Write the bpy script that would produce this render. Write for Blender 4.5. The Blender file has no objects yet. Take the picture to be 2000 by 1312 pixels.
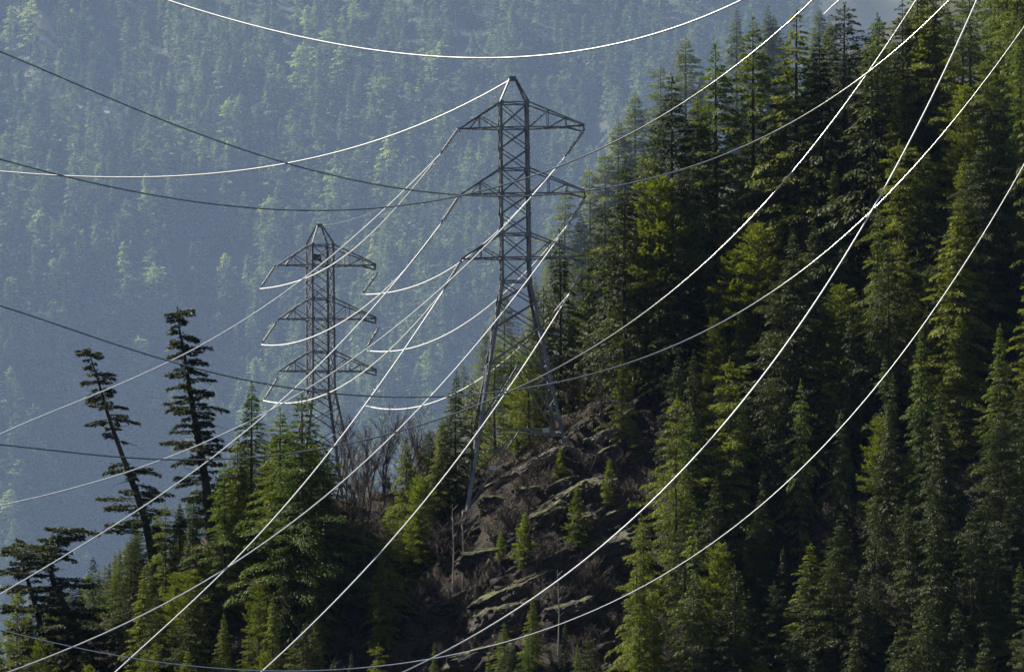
import bpy, math, random
import numpy as np
from mathutils import Vector, Matrix, noise as mnoise

random.seed(7)
RS = np.random.RandomState
scn = bpy.context.scene
COL = scn.collection
F = 19440.0            # focal length of the view, in photo pixels (2000 wide)
PITCH = math.radians(4.5)
CP, SP = math.cos(PITCH), math.sin(PITCH)

# ------------------------------------------------------------------ view rays
def ray(px, py):
    u = (px - 1000.0) / F; v = (656.0 - py) / F
    return Vector((u, CP - v * SP, SP + v * CP))
def at(px, py, Y):
    r = ray(px, py)
    return r * (Y / r.y)
def proj(p):
    w = p[1] * CP + p[2] * SP
    return 1000 + F * p[0] / w, 656 - F * (p[2] * CP - p[1] * SP) / w

# ------------------------------------------------------------------ numpy value noise
_t = RS(3).rand(256, 256)
def vnoise(x, y):
    x = np.asarray(x, float); y = np.asarray(y, float)
    xi = np.floor(x).astype(int); yi = np.floor(y).astype(int)
    fx = x - xi; fy = y - yi
    fx = fx * fx * (3 - 2 * fx); fy = fy * fy * (3 - 2 * fy)
    a = _t[xi % 256, yi % 256]; b = _t[(xi + 1) % 256, yi % 256]
    c = _t[xi % 256, (yi + 1) % 256]; d = _t[(xi + 1) % 256, (yi + 1) % 256]
    return (a + (b - a) * fx) * (1 - fy) + (c + (d - c) * fx) * fy - 0.5
def fbm(x, y, o=4):
    s = 0; a = 1.0
    for i in range(o):
        s = s + a * vnoise(x * 2 ** i + 17 * i, y * 2 ** i + 31 * i); a *= 0.5
    return s

# ------------------------------------------------------------------ terrain
YC = 915.0
CREST = [(-900, 1750), (-300, 1500), (0, 1390), (150, 1250), (300, 1150), (410, 1055), (500, 1010), (700, 970), (800, 962),
         (900, 955), (960, 928), (1020, 890), (1100, 848), (1180, 800), (1270, 735), (1400, 640), (1500, 560), (1600, 480),
         (1800, 340), (2000, 190), (2300, 0), (3000, -400)]
_cx = np.array([(p[0] - 1000) * YC / F for p in CREST]); _cz = np.array([at(p[0], p[1], YC).z for p in CREST])
SPUR = [(300, 1500), (700, 1080), (850, 850), (960, 700), (1120, 600), (1180, 540), (1300, 380), (1450, 240), (1600, 150), (2200, -200)]
YS = 2600.0
K = 1.5      # the far slope keeps its outline in the view while standing K times farther and larger
_sx = np.array([(p[0] - 1000) * YS / F for p in SPUR]); _sz = np.array([at(p[0], p[1], YS).z for p in SPUR])
def G(x, y):
    x = np.asarray(x, float); y = np.asarray(y, float)
    zc = np.interp(x, _cx, _cz)
    near = np.clip(1 - np.abs(y - 890) / 400, 0, 1)
    q = (y * 0.8 - x * 0.55 + fbm(x * 0.12, y * 0.12, 3) * 3.0) / 3.4
    fq = q - np.floor(q); saw = np.where(fq < 0.78, fq / 0.78 * -1.0, -1.0 + (fq - 0.78) / 0.22) + 0.5
    calm = np.clip(1.5 - np.hypot((x - 0.8) / 6.5, (y - 911) / 9), 0, 1)
    strata = (1 - calm) * (saw * 1.5 + fbm(x * 1.1, y * 1.1, 3) * 0.9) * np.clip(1.3 - np.abs(x + 2) / 15, 0, 1) * np.clip(0.75 + fbm(x * .2 + 9, y * .2, 2), 0, 1)
    bw = 9.0 * np.clip(1.35 - np.abs(x - 0.8) / 8.0, 0, 1); dy = YC - y
    sl = 0.85 + 0.3 * np.clip((x - 12) / 12, 0, 1)
    front = zc - np.where(dy > 0, 0.16 * np.minimum(dy, bw) + sl * np.maximum(dy - bw, 0), dy)
    back = zc + 0.03 * (y - YC) - 0.6 * np.maximum(0, y - 1150)
    n1 = fbm(x * 0.09, y * 0.09, 4) * 2.6 + np.abs(fbm(x * 0.25 + 5, y * 0.25 + x * 0.1, 3)) * 1.6 - 0.5
    z1 = np.where(y <= YC, front, back) + n1 * (1 - 0.8 * calm) * near * np.clip((front + 40) / 40, 0, 1) + strata * (y < 925) * (y > 820)
    zs = np.interp(x, _sx, _sz)
    z2 = zs - 0.7 * np.abs(y - YS) + fbm(x * 0.02, y * 0.02, 4) * 14
    xk, yk = x / K, y / K
    g = fbm(xk * 0.006 + 3.3, yk * 0.0022, 4)
    z3 = K * (0.75 * (yk - 6205) + g * 120 + fbm(xk * 0.03, yk * 0.03, 3) * 9)
    z0 = -2 + fbm(x * 0.01, y * 0.01, 3) * 3
    # mountain added out of view, sunward, to keep the air before the knoll shaded
    z4 = 1560 - 1.72 * np.abs(x + 1250) - 2.2 * np.maximum(0, y - 1370) + fbm(x * 0.01 + 7, y * 0.01, 3) * 50
    return np.maximum(np.maximum(np.maximum(z1, z0), np.maximum(z2, z3)), z4)
def g1(x, y): return float(G(x, y))

def hit(px, py, y0=800, y1=1000):
    """where the sight line of a ground pixel meets the near slope"""
    ys = np.linspace(y0, y1, 801)
    r = ray(px, py)
    t = ys / r.y
    d = r.z * t - G(r.x * t, ys)
    k = np.where(d < 0)[0]
    i = k[0] if len(k) else int(np.argmin(np.abs(d)))
    return Vector((r.x * t[i], ys[i], r.z * t[i]))

# ------------------------------------------------------------------ materials
def mat(name):
    m = bpy.data.materials.new(name); m.use_nodes = True
    nt = m.node_tree; b = nt.nodes['Principled BSDF']
    return m, nt, b
def ramp(nt, fac, stops):
    r = nt.nodes.new('ShaderNodeValToRGB')
    e = r.color_ramp.elements
    while len(e) < len(stops): e.new(0.5)
    for i, (p, c) in enumerate(stops):
        e[i].position = p; e[i].color = (*c, 1)
    nt.links.new(fac, r.inputs[0]); return r.outputs[0]
def noise_node(nt, scale, detail=4, coord='Object', rough=0.55, sc=(1, 1, 1), rot=(0, 0, 0)):
    tc = nt.nodes.new('ShaderNodeTexCoord'); mp = nt.nodes.new('ShaderNodeMapping')
    n = nt.nodes.new('ShaderNodeTexNoise'); n.inputs['Scale'].default_value = scale
    n.inputs['Detail'].default_value = detail; n.inputs['Roughness'].default_value = rough
    mp.inputs['Scale'].default_value = sc; mp.inputs['Rotation'].default_value = rot
    nt.links.new(tc.outputs[coord], mp.inputs[0]); nt.links.new(mp.outputs[0], n.inputs['Vector'])
    return n.outputs['Fac']
def mixc(nt, fac, a, b, mode='MIX'):
    m = nt.nodes.new('ShaderNodeMix'); m.data_type = 'RGBA'; m.blend_type = mode
    for s, v in ((m.inputs[0], fac), (m.inputs[6], a), (m.inputs[7], b)):
        if hasattr(v, 'links'): nt.links.new(v, s)
        elif isinstance(v, (int, float)): s.default_value = v
        else: s.default_value = (*v, 1)
    return m.outputs[2]

def foliage(name, c1, c2, c3, trans=0.35, scale=0.6, attr=None):
    m, nt, b = mat(name)
    oi = nt.nodes.new('ShaderNodeObjectInfo')
    n = noise_node(nt, scale, 3)
    n2 = noise_node(nt, scale * 7, 2)
    ad = nt.nodes.new('ShaderNodeMath'); ad.operation = 'MULTIPLY_ADD'
    nt.links.new(n, ad.inputs[0]); ad.inputs[1].default_value = 0.6; nt.links.new(n2, ad.inputs[2])
    sb = nt.nodes.new('ShaderNodeMath'); sb.operation = 'SUBTRACT'; nt.links.new(ad.outputs[0], sb.inputs[0]); sb.inputs[1].default_value = 0.3
    c = ramp(nt, sb.outputs[0], [(0.3, c1), (0.52, c2), (0.72, c3)])
    if attr:
        a = nt.nodes.new('ShaderNodeAttribute'); a.attribute_name = attr; fac = a.outputs['Fac']
    else: fac = oi.outputs['Random']
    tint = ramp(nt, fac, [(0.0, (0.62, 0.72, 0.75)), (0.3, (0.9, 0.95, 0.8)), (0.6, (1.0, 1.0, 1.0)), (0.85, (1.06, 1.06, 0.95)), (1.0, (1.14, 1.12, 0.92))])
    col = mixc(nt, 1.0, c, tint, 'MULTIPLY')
    nt.links.new(col, b.inputs['Base Color'])
    b.inputs['Roughness'].default_value = 0.6
    b.inputs['Specular IOR Level'].default_value = 0.25
    tr = nt.nodes.new('ShaderNodeBsdfTranslucent')
    nt.links.new(mixc(nt, 1.0, col, (1.25, 1.35, 0.55), 'MULTIPLY'), tr.inputs[0])
    mx = nt.nodes.new('ShaderNodeMixShader'); mx.inputs[0].default_value = trans
    nt.links.new(b.outputs[0], mx.inputs[1]); nt.links.new(tr.outputs[0], mx.inputs[2])
    nt.links.new(mx.outputs[0], nt.nodes['Material Output'].inputs[0])
    return m
M = {}
M['fir'] = foliage('fir_needles', (0.079, 0.100, 0.013), (0.154, 0.176, 0.020), (0.262, 0.263, 0.029))
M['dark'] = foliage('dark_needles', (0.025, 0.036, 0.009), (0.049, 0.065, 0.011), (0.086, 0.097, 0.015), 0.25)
M['lime'] = foliage('young_needles', (0.087, 0.109, 0.015), (0.164, 0.198, 0.024), (0.260, 0.272, 0.033), 0.45)
M['blue'] = foliage('blue_needles', (0.064, 0.092, 0.018), (0.122, 0.160, 0.026), (0.208, 0.234, 0.038))
M['hero'] = foliage('old_needles', (0.028, 0.036, 0.012), (0.057, 0.068, 0.019), (0.101, 0.111, 0.031), 0.2)
M['far'] = foliage('far_needles', (0.050, 0.075, 0.037), (0.125, 0.169, 0.075), (0.225, 0.263, 0.106), 0.35, 0.02, 'tone')  # brighter, bluer base: haze glow of the far slope put into the colour
M['farobj'] = foliage('far_sunny_needles', (0.207, 0.253, 0.115), (0.322, 0.368, 0.161), (0.437, 0.448, 0.207), 0.4, 0.15)  # paler copy of the far needles: sunlight put into their colour

def bark(name, a, b_, scale=3.0):
    m, nt, b = mat(name)
    n = noise_node(nt, scale, 5, sc=(3, 3, 0.5))
    nt.links.new(ramp(nt, n, [(0.3, a), (0.7, b_)]), b.inputs['Base Color']); b.inputs['Roughness'].default_value = 0.9
    return m
M['bark'] = bark('conifer_bark', (0.035, 0.027, 0.021), (0.10, 0.078, 0.06))
M['snag'] = bark('bleached_wood', (0.35, 0.33, 0.3), (0.6, 0.57, 0.52))
M['twig'] = bark('bare_twigs', (0.06, 0.045, 0.035), (0.13, 0.10, 0.08))
M['birch'] = bark('pale_bark', (0.2, 0.19, 0.17), (0.42, 0.4, 0.36))

def steel(name, c1, c2, metal, rough, scale=1.5):
    m, nt, b = mat(name)
    n = noise_node(nt, scale, 5)
    nt.links.new(ramp(nt, n, [(0.3, c1), (0.7, c2)]), b.inputs['Base Color'])
    b.inputs['Metallic'].default_value = metal; b.inputs['Roughness'].default_value = rough
    return m
M['steel'] = steel('galvanised_steel', (0.11, 0.115, 0.125), (0.24, 0.245, 0.26), 0.35, 0.55, 0.8)
M['wire'] = steel('aluminium_strands', (0.9, 0.9, 0.88), (0.97, 0.97, 0.95), 0.25, 0.5, 0.8)  # near-white base: sun glint put into the metal's colour
M['wiredark'] = steel('dark_aluminium_strands', (0.34, 0.34, 0.31), (0.5, 0.5, 0.46), 1.0, 0.27, 0.8)  # darker copy: dimness of stretches without glint put into the colour
M['wiredull'] = steel('weathered_strands', (0.22, 0.21, 0.19), (0.34, 0.33, 0.3), 0.8, 0.38, 0.8)
M['fitting'] = steel('fitting_steel', (0.05, 0.05, 0.05), (0.1, 0.1, 0.1), 0.6, 0.4)
m, nt, b = mat('insulator_glaze'); b.inputs['Base Color'].default_value = (0.16, 0.15, 0.13, 1)
b.inputs['Roughness'].default_value = 0.22; b.inputs['Specular IOR Level'].default_value = 1.0; b.inputs['Coat Weight'].default_value = 1.0
nt.links.new(ramp(nt, noise_node(nt, 6, 2), [(0.3, (0.05, 0.04, 0.03)), (0.7, (0.10, 0.08, 0.06))]), b.inputs['Base Color'])
M['glaze'] = m
m, nt, b = mat('sign_paint')
nt.links.new(ramp(nt, noise_node(nt, 8, 3), [(0.3, (0.62, 0.62, 0.62)), (0.7, (0.8, 0.8, 0.8))]), b.inputs['Base Color']); M['white'] = m
m, nt, b = mat('footing_concrete'); nt.links.new(ramp(nt, noise_node(nt, 3, 5), [(0.3, (0.2, 0.19, 0.17)), (0.7, (0.34, 0.33, 0.3))]), b.inputs['Base Color']); b.inputs['Roughness'].default_value = 0.9; M['concrete'] = m
m, nt, b = mat('sign_ink'); nt.links.new(ramp(nt, noise_node(nt, 20, 2), [(0.3, (0.05, 0.05, 0.07)), (0.7, (0.1, 0.1, 0.13))]), b.inputs['Base Color']); M['ink'] = m

def rockmat(name, lo, hi, moss):
    m, nt, b = mat(name)
    n = noise_node(nt, 0.9, 8, 'Object', 0.65, (1, 1, 2.5), (0, 0.6, 0))
    c = ramp(nt, n, [(0.3, lo), (0.5, tuple((a + d) / 2 * 0.9 for a, d in zip(lo, hi))), (0.68, hi)])
    n2 = noise_node(nt, 1.3, 5)
    ge = nt.nodes.new('ShaderNodeNewGeometry'); sp = nt.nodes.new('ShaderNodeSeparateXYZ')
    nt.links.new(ge.outputs['Normal'], sp.inputs[0])
    ml = nt.nodes.new('ShaderNodeMath'); ml.operation = 'MULTIPLY'; nt.links.new(sp.outputs[2], ml.inputs[0]); nt.links.new(n2, ml.inputs[1])
    mk = ramp(nt, ml.outputs[0], [(0.40 - moss * .2, (0, 0, 0)), (0.56 - moss * .2, (1, 1, 1))])
    mc = ramp(nt, noise_node(nt, 4, 3), [(0.35, (0.05, 0.06, 0.014)), (0.65, (0.14, 0.14, 0.03))])
    col = mixc(nt, mk, c, mc)
    nt.links.new(col, b.inputs['Base Color']); b.inputs['Roughness'].default_value = 0.85
    bp = nt.nodes.new('ShaderNodeBump'); bp.inputs['Strength'].default_value = 0.9; bp.inputs['Distance'].default_value = 0.25
    nt.links.new(noise_node(nt, 2.2, 9, rough=0.7), bp.inputs['Height']); nt.links.new(bp.outputs[0], b.inputs['Normal'])
    return m
M['rock'] = rockmat('dark_rock', (0.012, 0.010, 0.009), (0.075, 0.058, 0.046), 0.4)
M['palerock'] = rockmat('pale_rock', (0.05, 0.042, 0.034), (0.26, 0.22, 0.165), -0.1)

m, nt, b = mat('forest_floor')
c = ramp(nt, noise_node(nt, 0.35, 8, rough=0.7), [(0.34, (0.008, 0.007, 0.005)), (0.47, (0.026, 0.018, 0.012)), (0.56, (0.055, 0.036, 0.022)), (0.62, (0.022, 0.024, 0.009)), (0.72, (0.06, 0.068, 0.016))])
c2 = ramp(nt, noise_node(nt, 3.5, 7, rough=0.75), [(0.36, (0.25, 0.25, 0.25)), (0.64, (1.6, 1.6, 1.6))])
nt.links.new(mixc(nt, 1.0, c, c2, 'MULTIPLY'), b.inputs['Base Color']); b.inputs['Roughness'].default_value = 0.95
bp = nt.nodes.new('ShaderNodeBump'); bp.inputs['Distance'].default_value = 0.8; nt.links.new(noise_node(nt, 1.6, 8, rough=0.7), bp.inputs['Height']); nt.links.new(bp.outputs[0], b.inputs['Normal'])
M['floor'] = m
m, nt, b = mat('scree')
c = ramp(nt, noise_node(nt, 0.03, 8, rough=0.7), [(0.3, (0.07, 0.08, 0.06)), (0.5, (0.14, 0.14, 0.125)), (0.7, (0.27, 0.26, 0.25))])
nt.links.new(c, b.inputs['Base Color']); b.inputs['Roughness'].default_value = 0.95; M['scree'] = m
m, nt, b = mat('mossy_litter'); nt.links.new(ramp(nt, noise_node(nt, 0.05, 6), [(0.3, (0.02, 0.028, 0.012)), (0.7, (0.05, 0.055, 0.025))]), b.inputs['Base Color']); b.inputs['Roughness'].default_value = 0.95; M['litter'] = m
m, nt, b = mat('brush')
c = ramp(nt, noise_node(nt, 0.5, 5), [(0.3, (0.06, 0.05, 0.03)), (0.48, (0.13, 0.095, 0.06)), (0.6, (0.10, 0.11, 0.035)), (0.75, (0.16, 0.12, 0.07))])
nt.links.new(c, b.inputs['Base Color']); b.inputs['Roughness'].default_value = 0.9; M['brush'] = m
m, nt, b = mat('snow'); nt.links.new(ramp(nt, noise_node(nt, 0.2, 3), [(0.3, (0.75, 0.78, 0.82)), (0.7, (0.88, 0.9, 0.92))]), b.inputs['Base Color']); M['snow'] = m

# ------------------------------------------------------------------ object helpers
def npmesh(name, verts, faces, material, smooth=False, mats=None):
    """verts (N,3); faces (M,k) array"""
    me = bpy.data.meshes.new(name)
    verts = np.asarray(verts, np.float32); faces = np.asarray(faces, np.int32)
    me.vertices.add(len(verts)); me.vertices.foreach_set('co', verts.ravel())
    k = faces.shape[1]; n = len(faces)
    me.loops.add(n * k); me.loops.foreach_set('vertex_index', faces.ravel())
    me.polygons.add(n); me.polygons.foreach_set('loop_start', np.arange(0, n * k, k, dtype=np.int32))
    me.polygons.foreach_set('loop_total', np.full(n, k, np.int32))
    if smooth: me.polygons.foreach_set('use_smooth', np.ones(n, bool))
    for mm in (mats or [material]): me.materials.append(mm)
    me.update(calc_edges=True)
    return me
def link(name, me, parent=None):
    o = bpy.data.objects.new(name, me); COL.objects.link(o)
    if parent: o.parent = parent
    return o
def empty(name, loc=(0, 0, 0)):
    o = bpy.data.objects.new(name, None); COL.objects.link(o); o.location = loc; o.empty_display_size = 0.3
    return o
def tag(o, label=None, cat=None, group=None, kind=None):
    if label: o['label'] = label
    if cat: o['category'] = cat
    if group: o['group'] = group
    if kind: o['kind'] = kind
    return o
def dup(root):
    r = root.copy(); COL.objects.link(r)
    for ch in list(root.children):
        c = ch.copy(); COL.objects.link(c); c.parent = r
        for g in list(ch.children):
            d = g.copy(); COL.objects.link(d); d.parent = c
    return r

class MB:
    def __init__(s): s.v = []; s.f = []
    def quadbox(s, a, b, w, h=None, up=Vector((0, 0, 1))):
        """square bar from a to b"""
        h = h or w; a = Vector(a); b = Vector(b); d = (b - a).normalized()
        if abs(d.dot(up)) > 0.95: up = Vector((0, 1, 0))
        x = d.cross(up).normalized() * w / 2; y = x.cross(d).normalized() * h / 2
        n = len(s.v)
        for p in (a, b):
            s.v += [p - x - y, p + x - y, p + x + y, p - x + y]
        s.f += [(n, n + 1, n + 5, n + 4), (n + 1, n + 2, n + 6, n + 5), (n + 2, n + 3, n + 7, n + 6), (n + 3, n, n + 4, n + 7), (n + 3, n + 2, n + 1, n), (n + 4, n + 5, n + 6, n + 7)]
    def angle(s, a, b, sx, sy, w=0.24, t=0.035):
        """L-angle leg whose flanges run towards +sx / +sy"""
        a = Vector(a); b = Vector(b)
        pts = [(0, 0), (w * sx, 0), (w * sx, t * sy), (t * sx, t * sy), (t * sx, w * sy), (0, w * sy)]
        n = len(s.v)
        for p in (a, b):
            for q in pts: s.v.append(p + Vector((q[0], q[1], 0)))
        for i in range(6):
            j = (i + 1) % 6
            s.f.append((n + i, n + j, n + 6 + j, n + 6 + i))
    def tube(s, pts, radii, seg=6, cap=True):
        n0 = len(s.v); prev = None
        for i, p in enumerate(pts):
            p = Vector(p)
            d = (Vector(pts[min(i + 1, len(pts) - 1)]) - Vector(pts[max(i - 1, 0)])).normalized()
            if prev is None:
                u = d.orthogonal().normalized()
            else:
                u = (prev - d * prev.dot(d)).normalized()
            prev = u; w = d.cross(u)
            r = radii[i] if hasattr(radii, '__len__') else radii
            for k in range(seg):
                t = 2 * math.pi * k / seg
                s.v.append(p + (u * math.cos(t) + w * math.sin(t)) * r)
        for i in range(len(pts) - 1):
            for k in range(seg):
                a = n0 + i * seg + k; b = n0 + i * seg + (k + 1) % seg
                s.f.append((a, b, b + seg, a + seg))
    def box(s, c, sz):
        c = Vector(c); x, y, z = (q / 2 for q in sz)
        s.quadbox(c - Vector((0, 0, z)), c + Vector((0, 0, z)), 2 * x, 2 * y) if False else None
        n = len(s.v)
        for dz in (-z, z):
            for dx, dy in ((-x, -y), (x, -y), (x, y), (-x, y)): s.v.append(c + Vector((dx, dy, dz)))
        s.f += [(n + 3, n + 2, n + 1, n), (n + 4, n + 5, n + 6, n + 7), (n, n + 1, n + 5, n + 4), (n + 1, n + 2, n + 6, n + 5), (n + 2, n + 3, n + 7, n + 6), (n + 3, n, n + 4, n + 7)]
    def build(s, name, material, parent=None, smooth=False):
        return link(name, s.mesh(name, material, smooth), parent)
    def mesh(s, name, material, smooth=False):
        me = bpy.data.meshes.new(name); me.from_pydata([tuple(v) for v in s.v], [], s.f); me.materials.append(material)
        if smooth: me.polygons.foreach_set('use_smooth', np.ones(len(me.polygons), bool))
        me.update(); return me

# ------------------------------------------------------------------ camera, light, air
cam = bpy.data.cameras.new('camera'); co = bpy.data.objects.new('camera', cam); COL.objects.link(co)
cam.sensor_width = 36; cam.lens = 36 * F / 2000; cam.clip_start = 1; cam.clip_end = 20000
co.rotation_euler = (math.pi / 2 + PITCH, 0, 0); scn.camera = co
SUN = Vector((-0.62, 0.32, 0.72)).normalized()
sl = bpy.data.lights.new('sun', 'SUN'); sl.energy = 5.0; sl.angle = math.radians(0.5); sl.color = (1.0, 0.94, 0.82)
so = bpy.data.objects.new('sun', sl); COL.objects.link(so); so.rotation_euler = SUN.to_track_quat('Z', 'Y').to_euler(); so.location = (0, 0, 2000)
w = bpy.data.worlds.new('World'); scn.world = w; w.use_nodes = True
nt = w.node_tree; sky = nt.nodes.new('ShaderNodeTexSky'); sky.sky_type = 'NISHITA'; sky.sun_disc = False
sky.sun_elevation = math.asin(SUN.z); sky.sun_rotation = math.atan2(SUN.x, SUN.y)
bg = nt.nodes['Background']; bg.inputs[1].default_value = 0.05; nt.links.new(sky.outputs[0], bg.inputs[0])
scn.view_settings.view_transform = 'Standard'; scn.view_settings.look = 'None'; scn.view_settings.exposure = 1.0; scn.view_settings.gamma = 1.0
cy = scn.cycles
cy.max_bounces = 5; cy.diffuse_bounces = 2; cy.glossy_bounces = 2; cy.transmission_bounces = 3; cy.volume_bounces = 1; cy.transparent_max_bounces = 8
cy.use_denoising = True; cy.denoiser = 'OPENIMAGEDENOISE'; cy.denoising_input_passes = 'RGB_ALBEDO_NORMAL'; cy.denoising_prefilter = 'ACCURATE'
cy.sample_clamp_indirect = 4

HX = 1350.0
def make_haze():
    mb = MB(); lo, hi = -8.0, 1640.0
    mb.box((0, 5700, (lo + hi) / 2), (2 * HX, 11800, hi - lo))
    m = bpy.data.materials.new('haze_air'); m.use_nodes = True; nt = m.node_tree
    nt.nodes.remove(nt.nodes['Principled BSDF'])
    v = nt.nodes.new('ShaderNodeVolumePrincipled')
    v.inputs['Color'].default_value = (0.48, 0.65, 1.0, 1); v.inputs['Density'].default_value = 0.000027
    v.inputs['Anisotropy'].default_value = 0.3
    nt.links.new(v.outputs[0], nt.nodes['Material Output'].inputs['Volume'])
    o = mb.build('haze', m); tag(o, 'pale blue haze hanging in the valley', kind='stuff'); o.display_type = 'WIRE'
make_haze()

# ------------------------------------------------------------------ ground sheet
ROCKY = [(110, 130, 150, 95), (30, 60, 80, 60), (200, 230, 90, 50), (1290, 155, 35, 30), (1410, 70, 14, 30), (1350, 60, 60, 25), (120, 280, 70, 30)]
def rocky(px, py):
    r = 0
    for a, b, c, d in ROCKY:
        r = np.maximum(r, 1.25 - ((px - a) / c) ** 2 - ((py - b) / d) ** 2)
    return r
def make_ground():
    xs = np.concatenate([np.arange(-1300, -700, 60), np.arange(-700, -70, 12), np.arange(-70, 80, 0.6), np.arange(80, 700, 12), np.arange(700, 1301, 60)])
    ys = np.concatenate([np.arange(-100, 760, 40), np.arange(760, 820, 6), np.arange(820, 930, 0.5), np.arange(930, 1200, 8), np.arange(1200, 2300, 50),
                         np.arange(2300, 2800, 12), np.arange(2800, 9200, 100), np.arange(9200, 11250, 12), np.arange(11250, 11501, 50)])
    X, Y = np.meshgrid(xs, ys)
    Z = np.minimum(G(X, Y), 1600)
    V = np.stack([X.ravel(), Y.ravel(), Z.ravel()], 1)
    nx, ny = len(xs), len(ys)
    i = np.arange((ny - 1) * (nx - 1)); a = (i // (nx - 1)) * nx + i % (nx - 1)
    Fc = np.stack([a, a + 1, a + nx + 1, a + nx], 1)
    me = npmesh('ground', V, Fc, None, True, [M['floor'], M['scree'], M['litter']])
    c = V[Fc].mean(1)
    ww = c[:, 1] * CP + c[:, 2] * SP
    px = 1000 + F * c[:, 0] / ww; py = 656 - F * (c[:, 2] * CP - c[:, 1] * SP) / ww
    far_ = c[:, 1] > 1300
    isr = (c[:, 1] > 9300) & (rocky(px, py) > 0.25) & (rocky(px, py) + fbm(c[:, 0] * 0.03, c[:, 1] * 0.03) * 1.2 > 0.75)
    me.polygons.foreach_set('material_index', np.where(isr, 1, np.where(far_, 2, 0)).astype(np.int32))
    o = link('ground', me); tag(o, 'steep mountain slopes and valley floor', kind='structure')
make_ground()

# ------------------------------------------------------------------ conifers
def crown_arrays(rng, H, R, cb=0.08, wh=0.42, per=6, droop=0.35, up=0.25, dens=24, sl=0.33, sw=0.095, rag=0.25, prof=0.85, axis=None,
                 gaps=0.0, tri=False, full=0.0, width=0.36, branches=None):
    axis = axis or (lambda t: np.array([0, 0, H * t]))
    B = []; S = []; D = []; N = []
    L_ = []
    if branches is None:
        branches = []
        z = cb * H
        while z < H * 0.985:
            t = z / H
            tt = (t - cb) / (1 - cb)
            base = R * ((1 - tt) ** prof) * (0.55 + 0.45 * min(1, tt / 0.12))
            base = max(base, full * R * min(1, (1 - tt) * 6))
            n = max(3, int(per * rng.uniform(0.7, 1.3)))
            a0 = rng.rand() * 6.28
            wf = 1 + rag * rng.randn() * 0.5
            for k in range(n):
                if rng.rand() < gaps: continue
                L = base * wf * rng.uniform(1 - rag * 1.6, 1 + rag)
                if L < 0.15: L = 0.15
                a = a0 + 6.283 * k / n + rng.randn() * 0.25
                e = up * (0.2 + 1.6 * tt) + rng.randn() * 0.12 - 0.08
                branches.append((t + rng.randn() * 0.002, a, L, e, droop * rng.uniform(0.6, 1.4)))
            z += wh * rng.uniform(0.7, 1.3) * (1.15 - 0.5 * tt)
    limbs = []
    for (t, a, L, e, dr) in branches:
        o = axis(min(max(t, 0), 1)); dh = np.array([math.cos(a), math.sin(a), 0]); sd = np.array([-dh[1], dh[0], 0])
        limbs.append((o, dh, L, e, dr))
        n = max(5, int(dens * L ** 1.15 * (0.125 / max(sw, 0.09)) ** 1.2)) if sw < 0.5 else max(5, int(dens * L ** 1.15))
        s = 0.12 + 0.88 * rng.rand(n) ** 0.75
        wmax = width * L * (1 - s) ** 0.8 + 0.10 * min(L, 1.0)
        q = rng.uniform(-1, 1, n)
        w_ = q * wmax
        p = o + dh * (L * s)[:, None] + sd * w_[:, None]
        p[:, 2] += L * (e * s - dr * s * s) - np.abs(w_) * 0.25 + rng.randn(n) * 0.05 * L ** 0.5
        sg = np.sign(w_)[:, None] * rng.uniform(0.2, 1.0, (n, 1))
        d = dh * 0.75 + sd * sg * 0.8 + rng.randn(n, 3) * 0.22
        d[:, 2] += e - 2 * dr * s - 0.15
        d /= np.linalg.norm(d, axis=1)[:, None]
        nn = np.cross(d, np.array([0, 0, 1.0])) + rng.randn(n, 3) * 0.55
        nn -= d * (nn * d).sum(1)[:, None]; nn /= np.linalg.norm(nn, axis=1)[:, None]
        ll = sl * rng.uniform(0.6, 1.3, n)
        B.append(p); D.append(d * ll[:, None]); N.append(nn * (sw * rng.uniform(0.6, 1.4, n) / 2)[:, None])
    # leader tip
    n = int(14); o = axis(0.985)
    p = np.tile(o, (n, 1)); p[:, 2] += rng.rand(n) * H * 0.03 - H * 0.01
    d = rng.randn(n, 3) * 0.5; d[:, 2] += 1.0; d /= np.linalg.norm(d, axis=1)[:, None]
    nn = np.cross(d, rng.randn(n, 3)); nn /= np.linalg.norm(nn, axis=1)[:, None]
    B.append(p); D.append(d * sl); N.append(nn * sw / 2)
    B = np.concatenate(B); D = np.concatenate(D); N = np.concatenate(N)
    k = len(B)
    if tri:
        V = np.stack([B - N, B + N, B + D], 1).reshape(-1, 3); Fc = np.arange(3 * k).reshape(k, 3)
    else:
        V = np.stack([B, B + D * 0.45 + N, B + D, B + D * 0.45 - N], 1).reshape(-1, 3); Fc = np.arange(4 * k).reshape(k, 4)
    return V, Fc, limbs

def trunk_mb(H, r0, axis, limbs=(), rng=None, frac=0.75, lr=0.035, every=1, dead=0):
    mb = MB()
    ts = np.linspace(-0.03, 1.0, 13)
    mb.tube([Vector(axis(max(t, 0))) + Vector((0, 0, H * min(t, 0))) for t in ts], [max(0.02, r0 * (1 - 0.95 * max(t, 0)) ** 0.9) for t in ts], 8)
    for i, (o, dh, L, e, dr) in enumerate(limbs):
        if i % every or L < 0.5: continue
        pts = [Vector(o + dh * (L * s)) + Vector((0, 0, L * (e * s - dr * s * s))) for s in (0, 0.35, 0.7, frac + 0.15)]
        r = lr * (0.4 + L * 0.28)
        mb.tube(pts, [r, r * 0.75, r * 0.45, r * 0.15], 3)
    return mb

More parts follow.
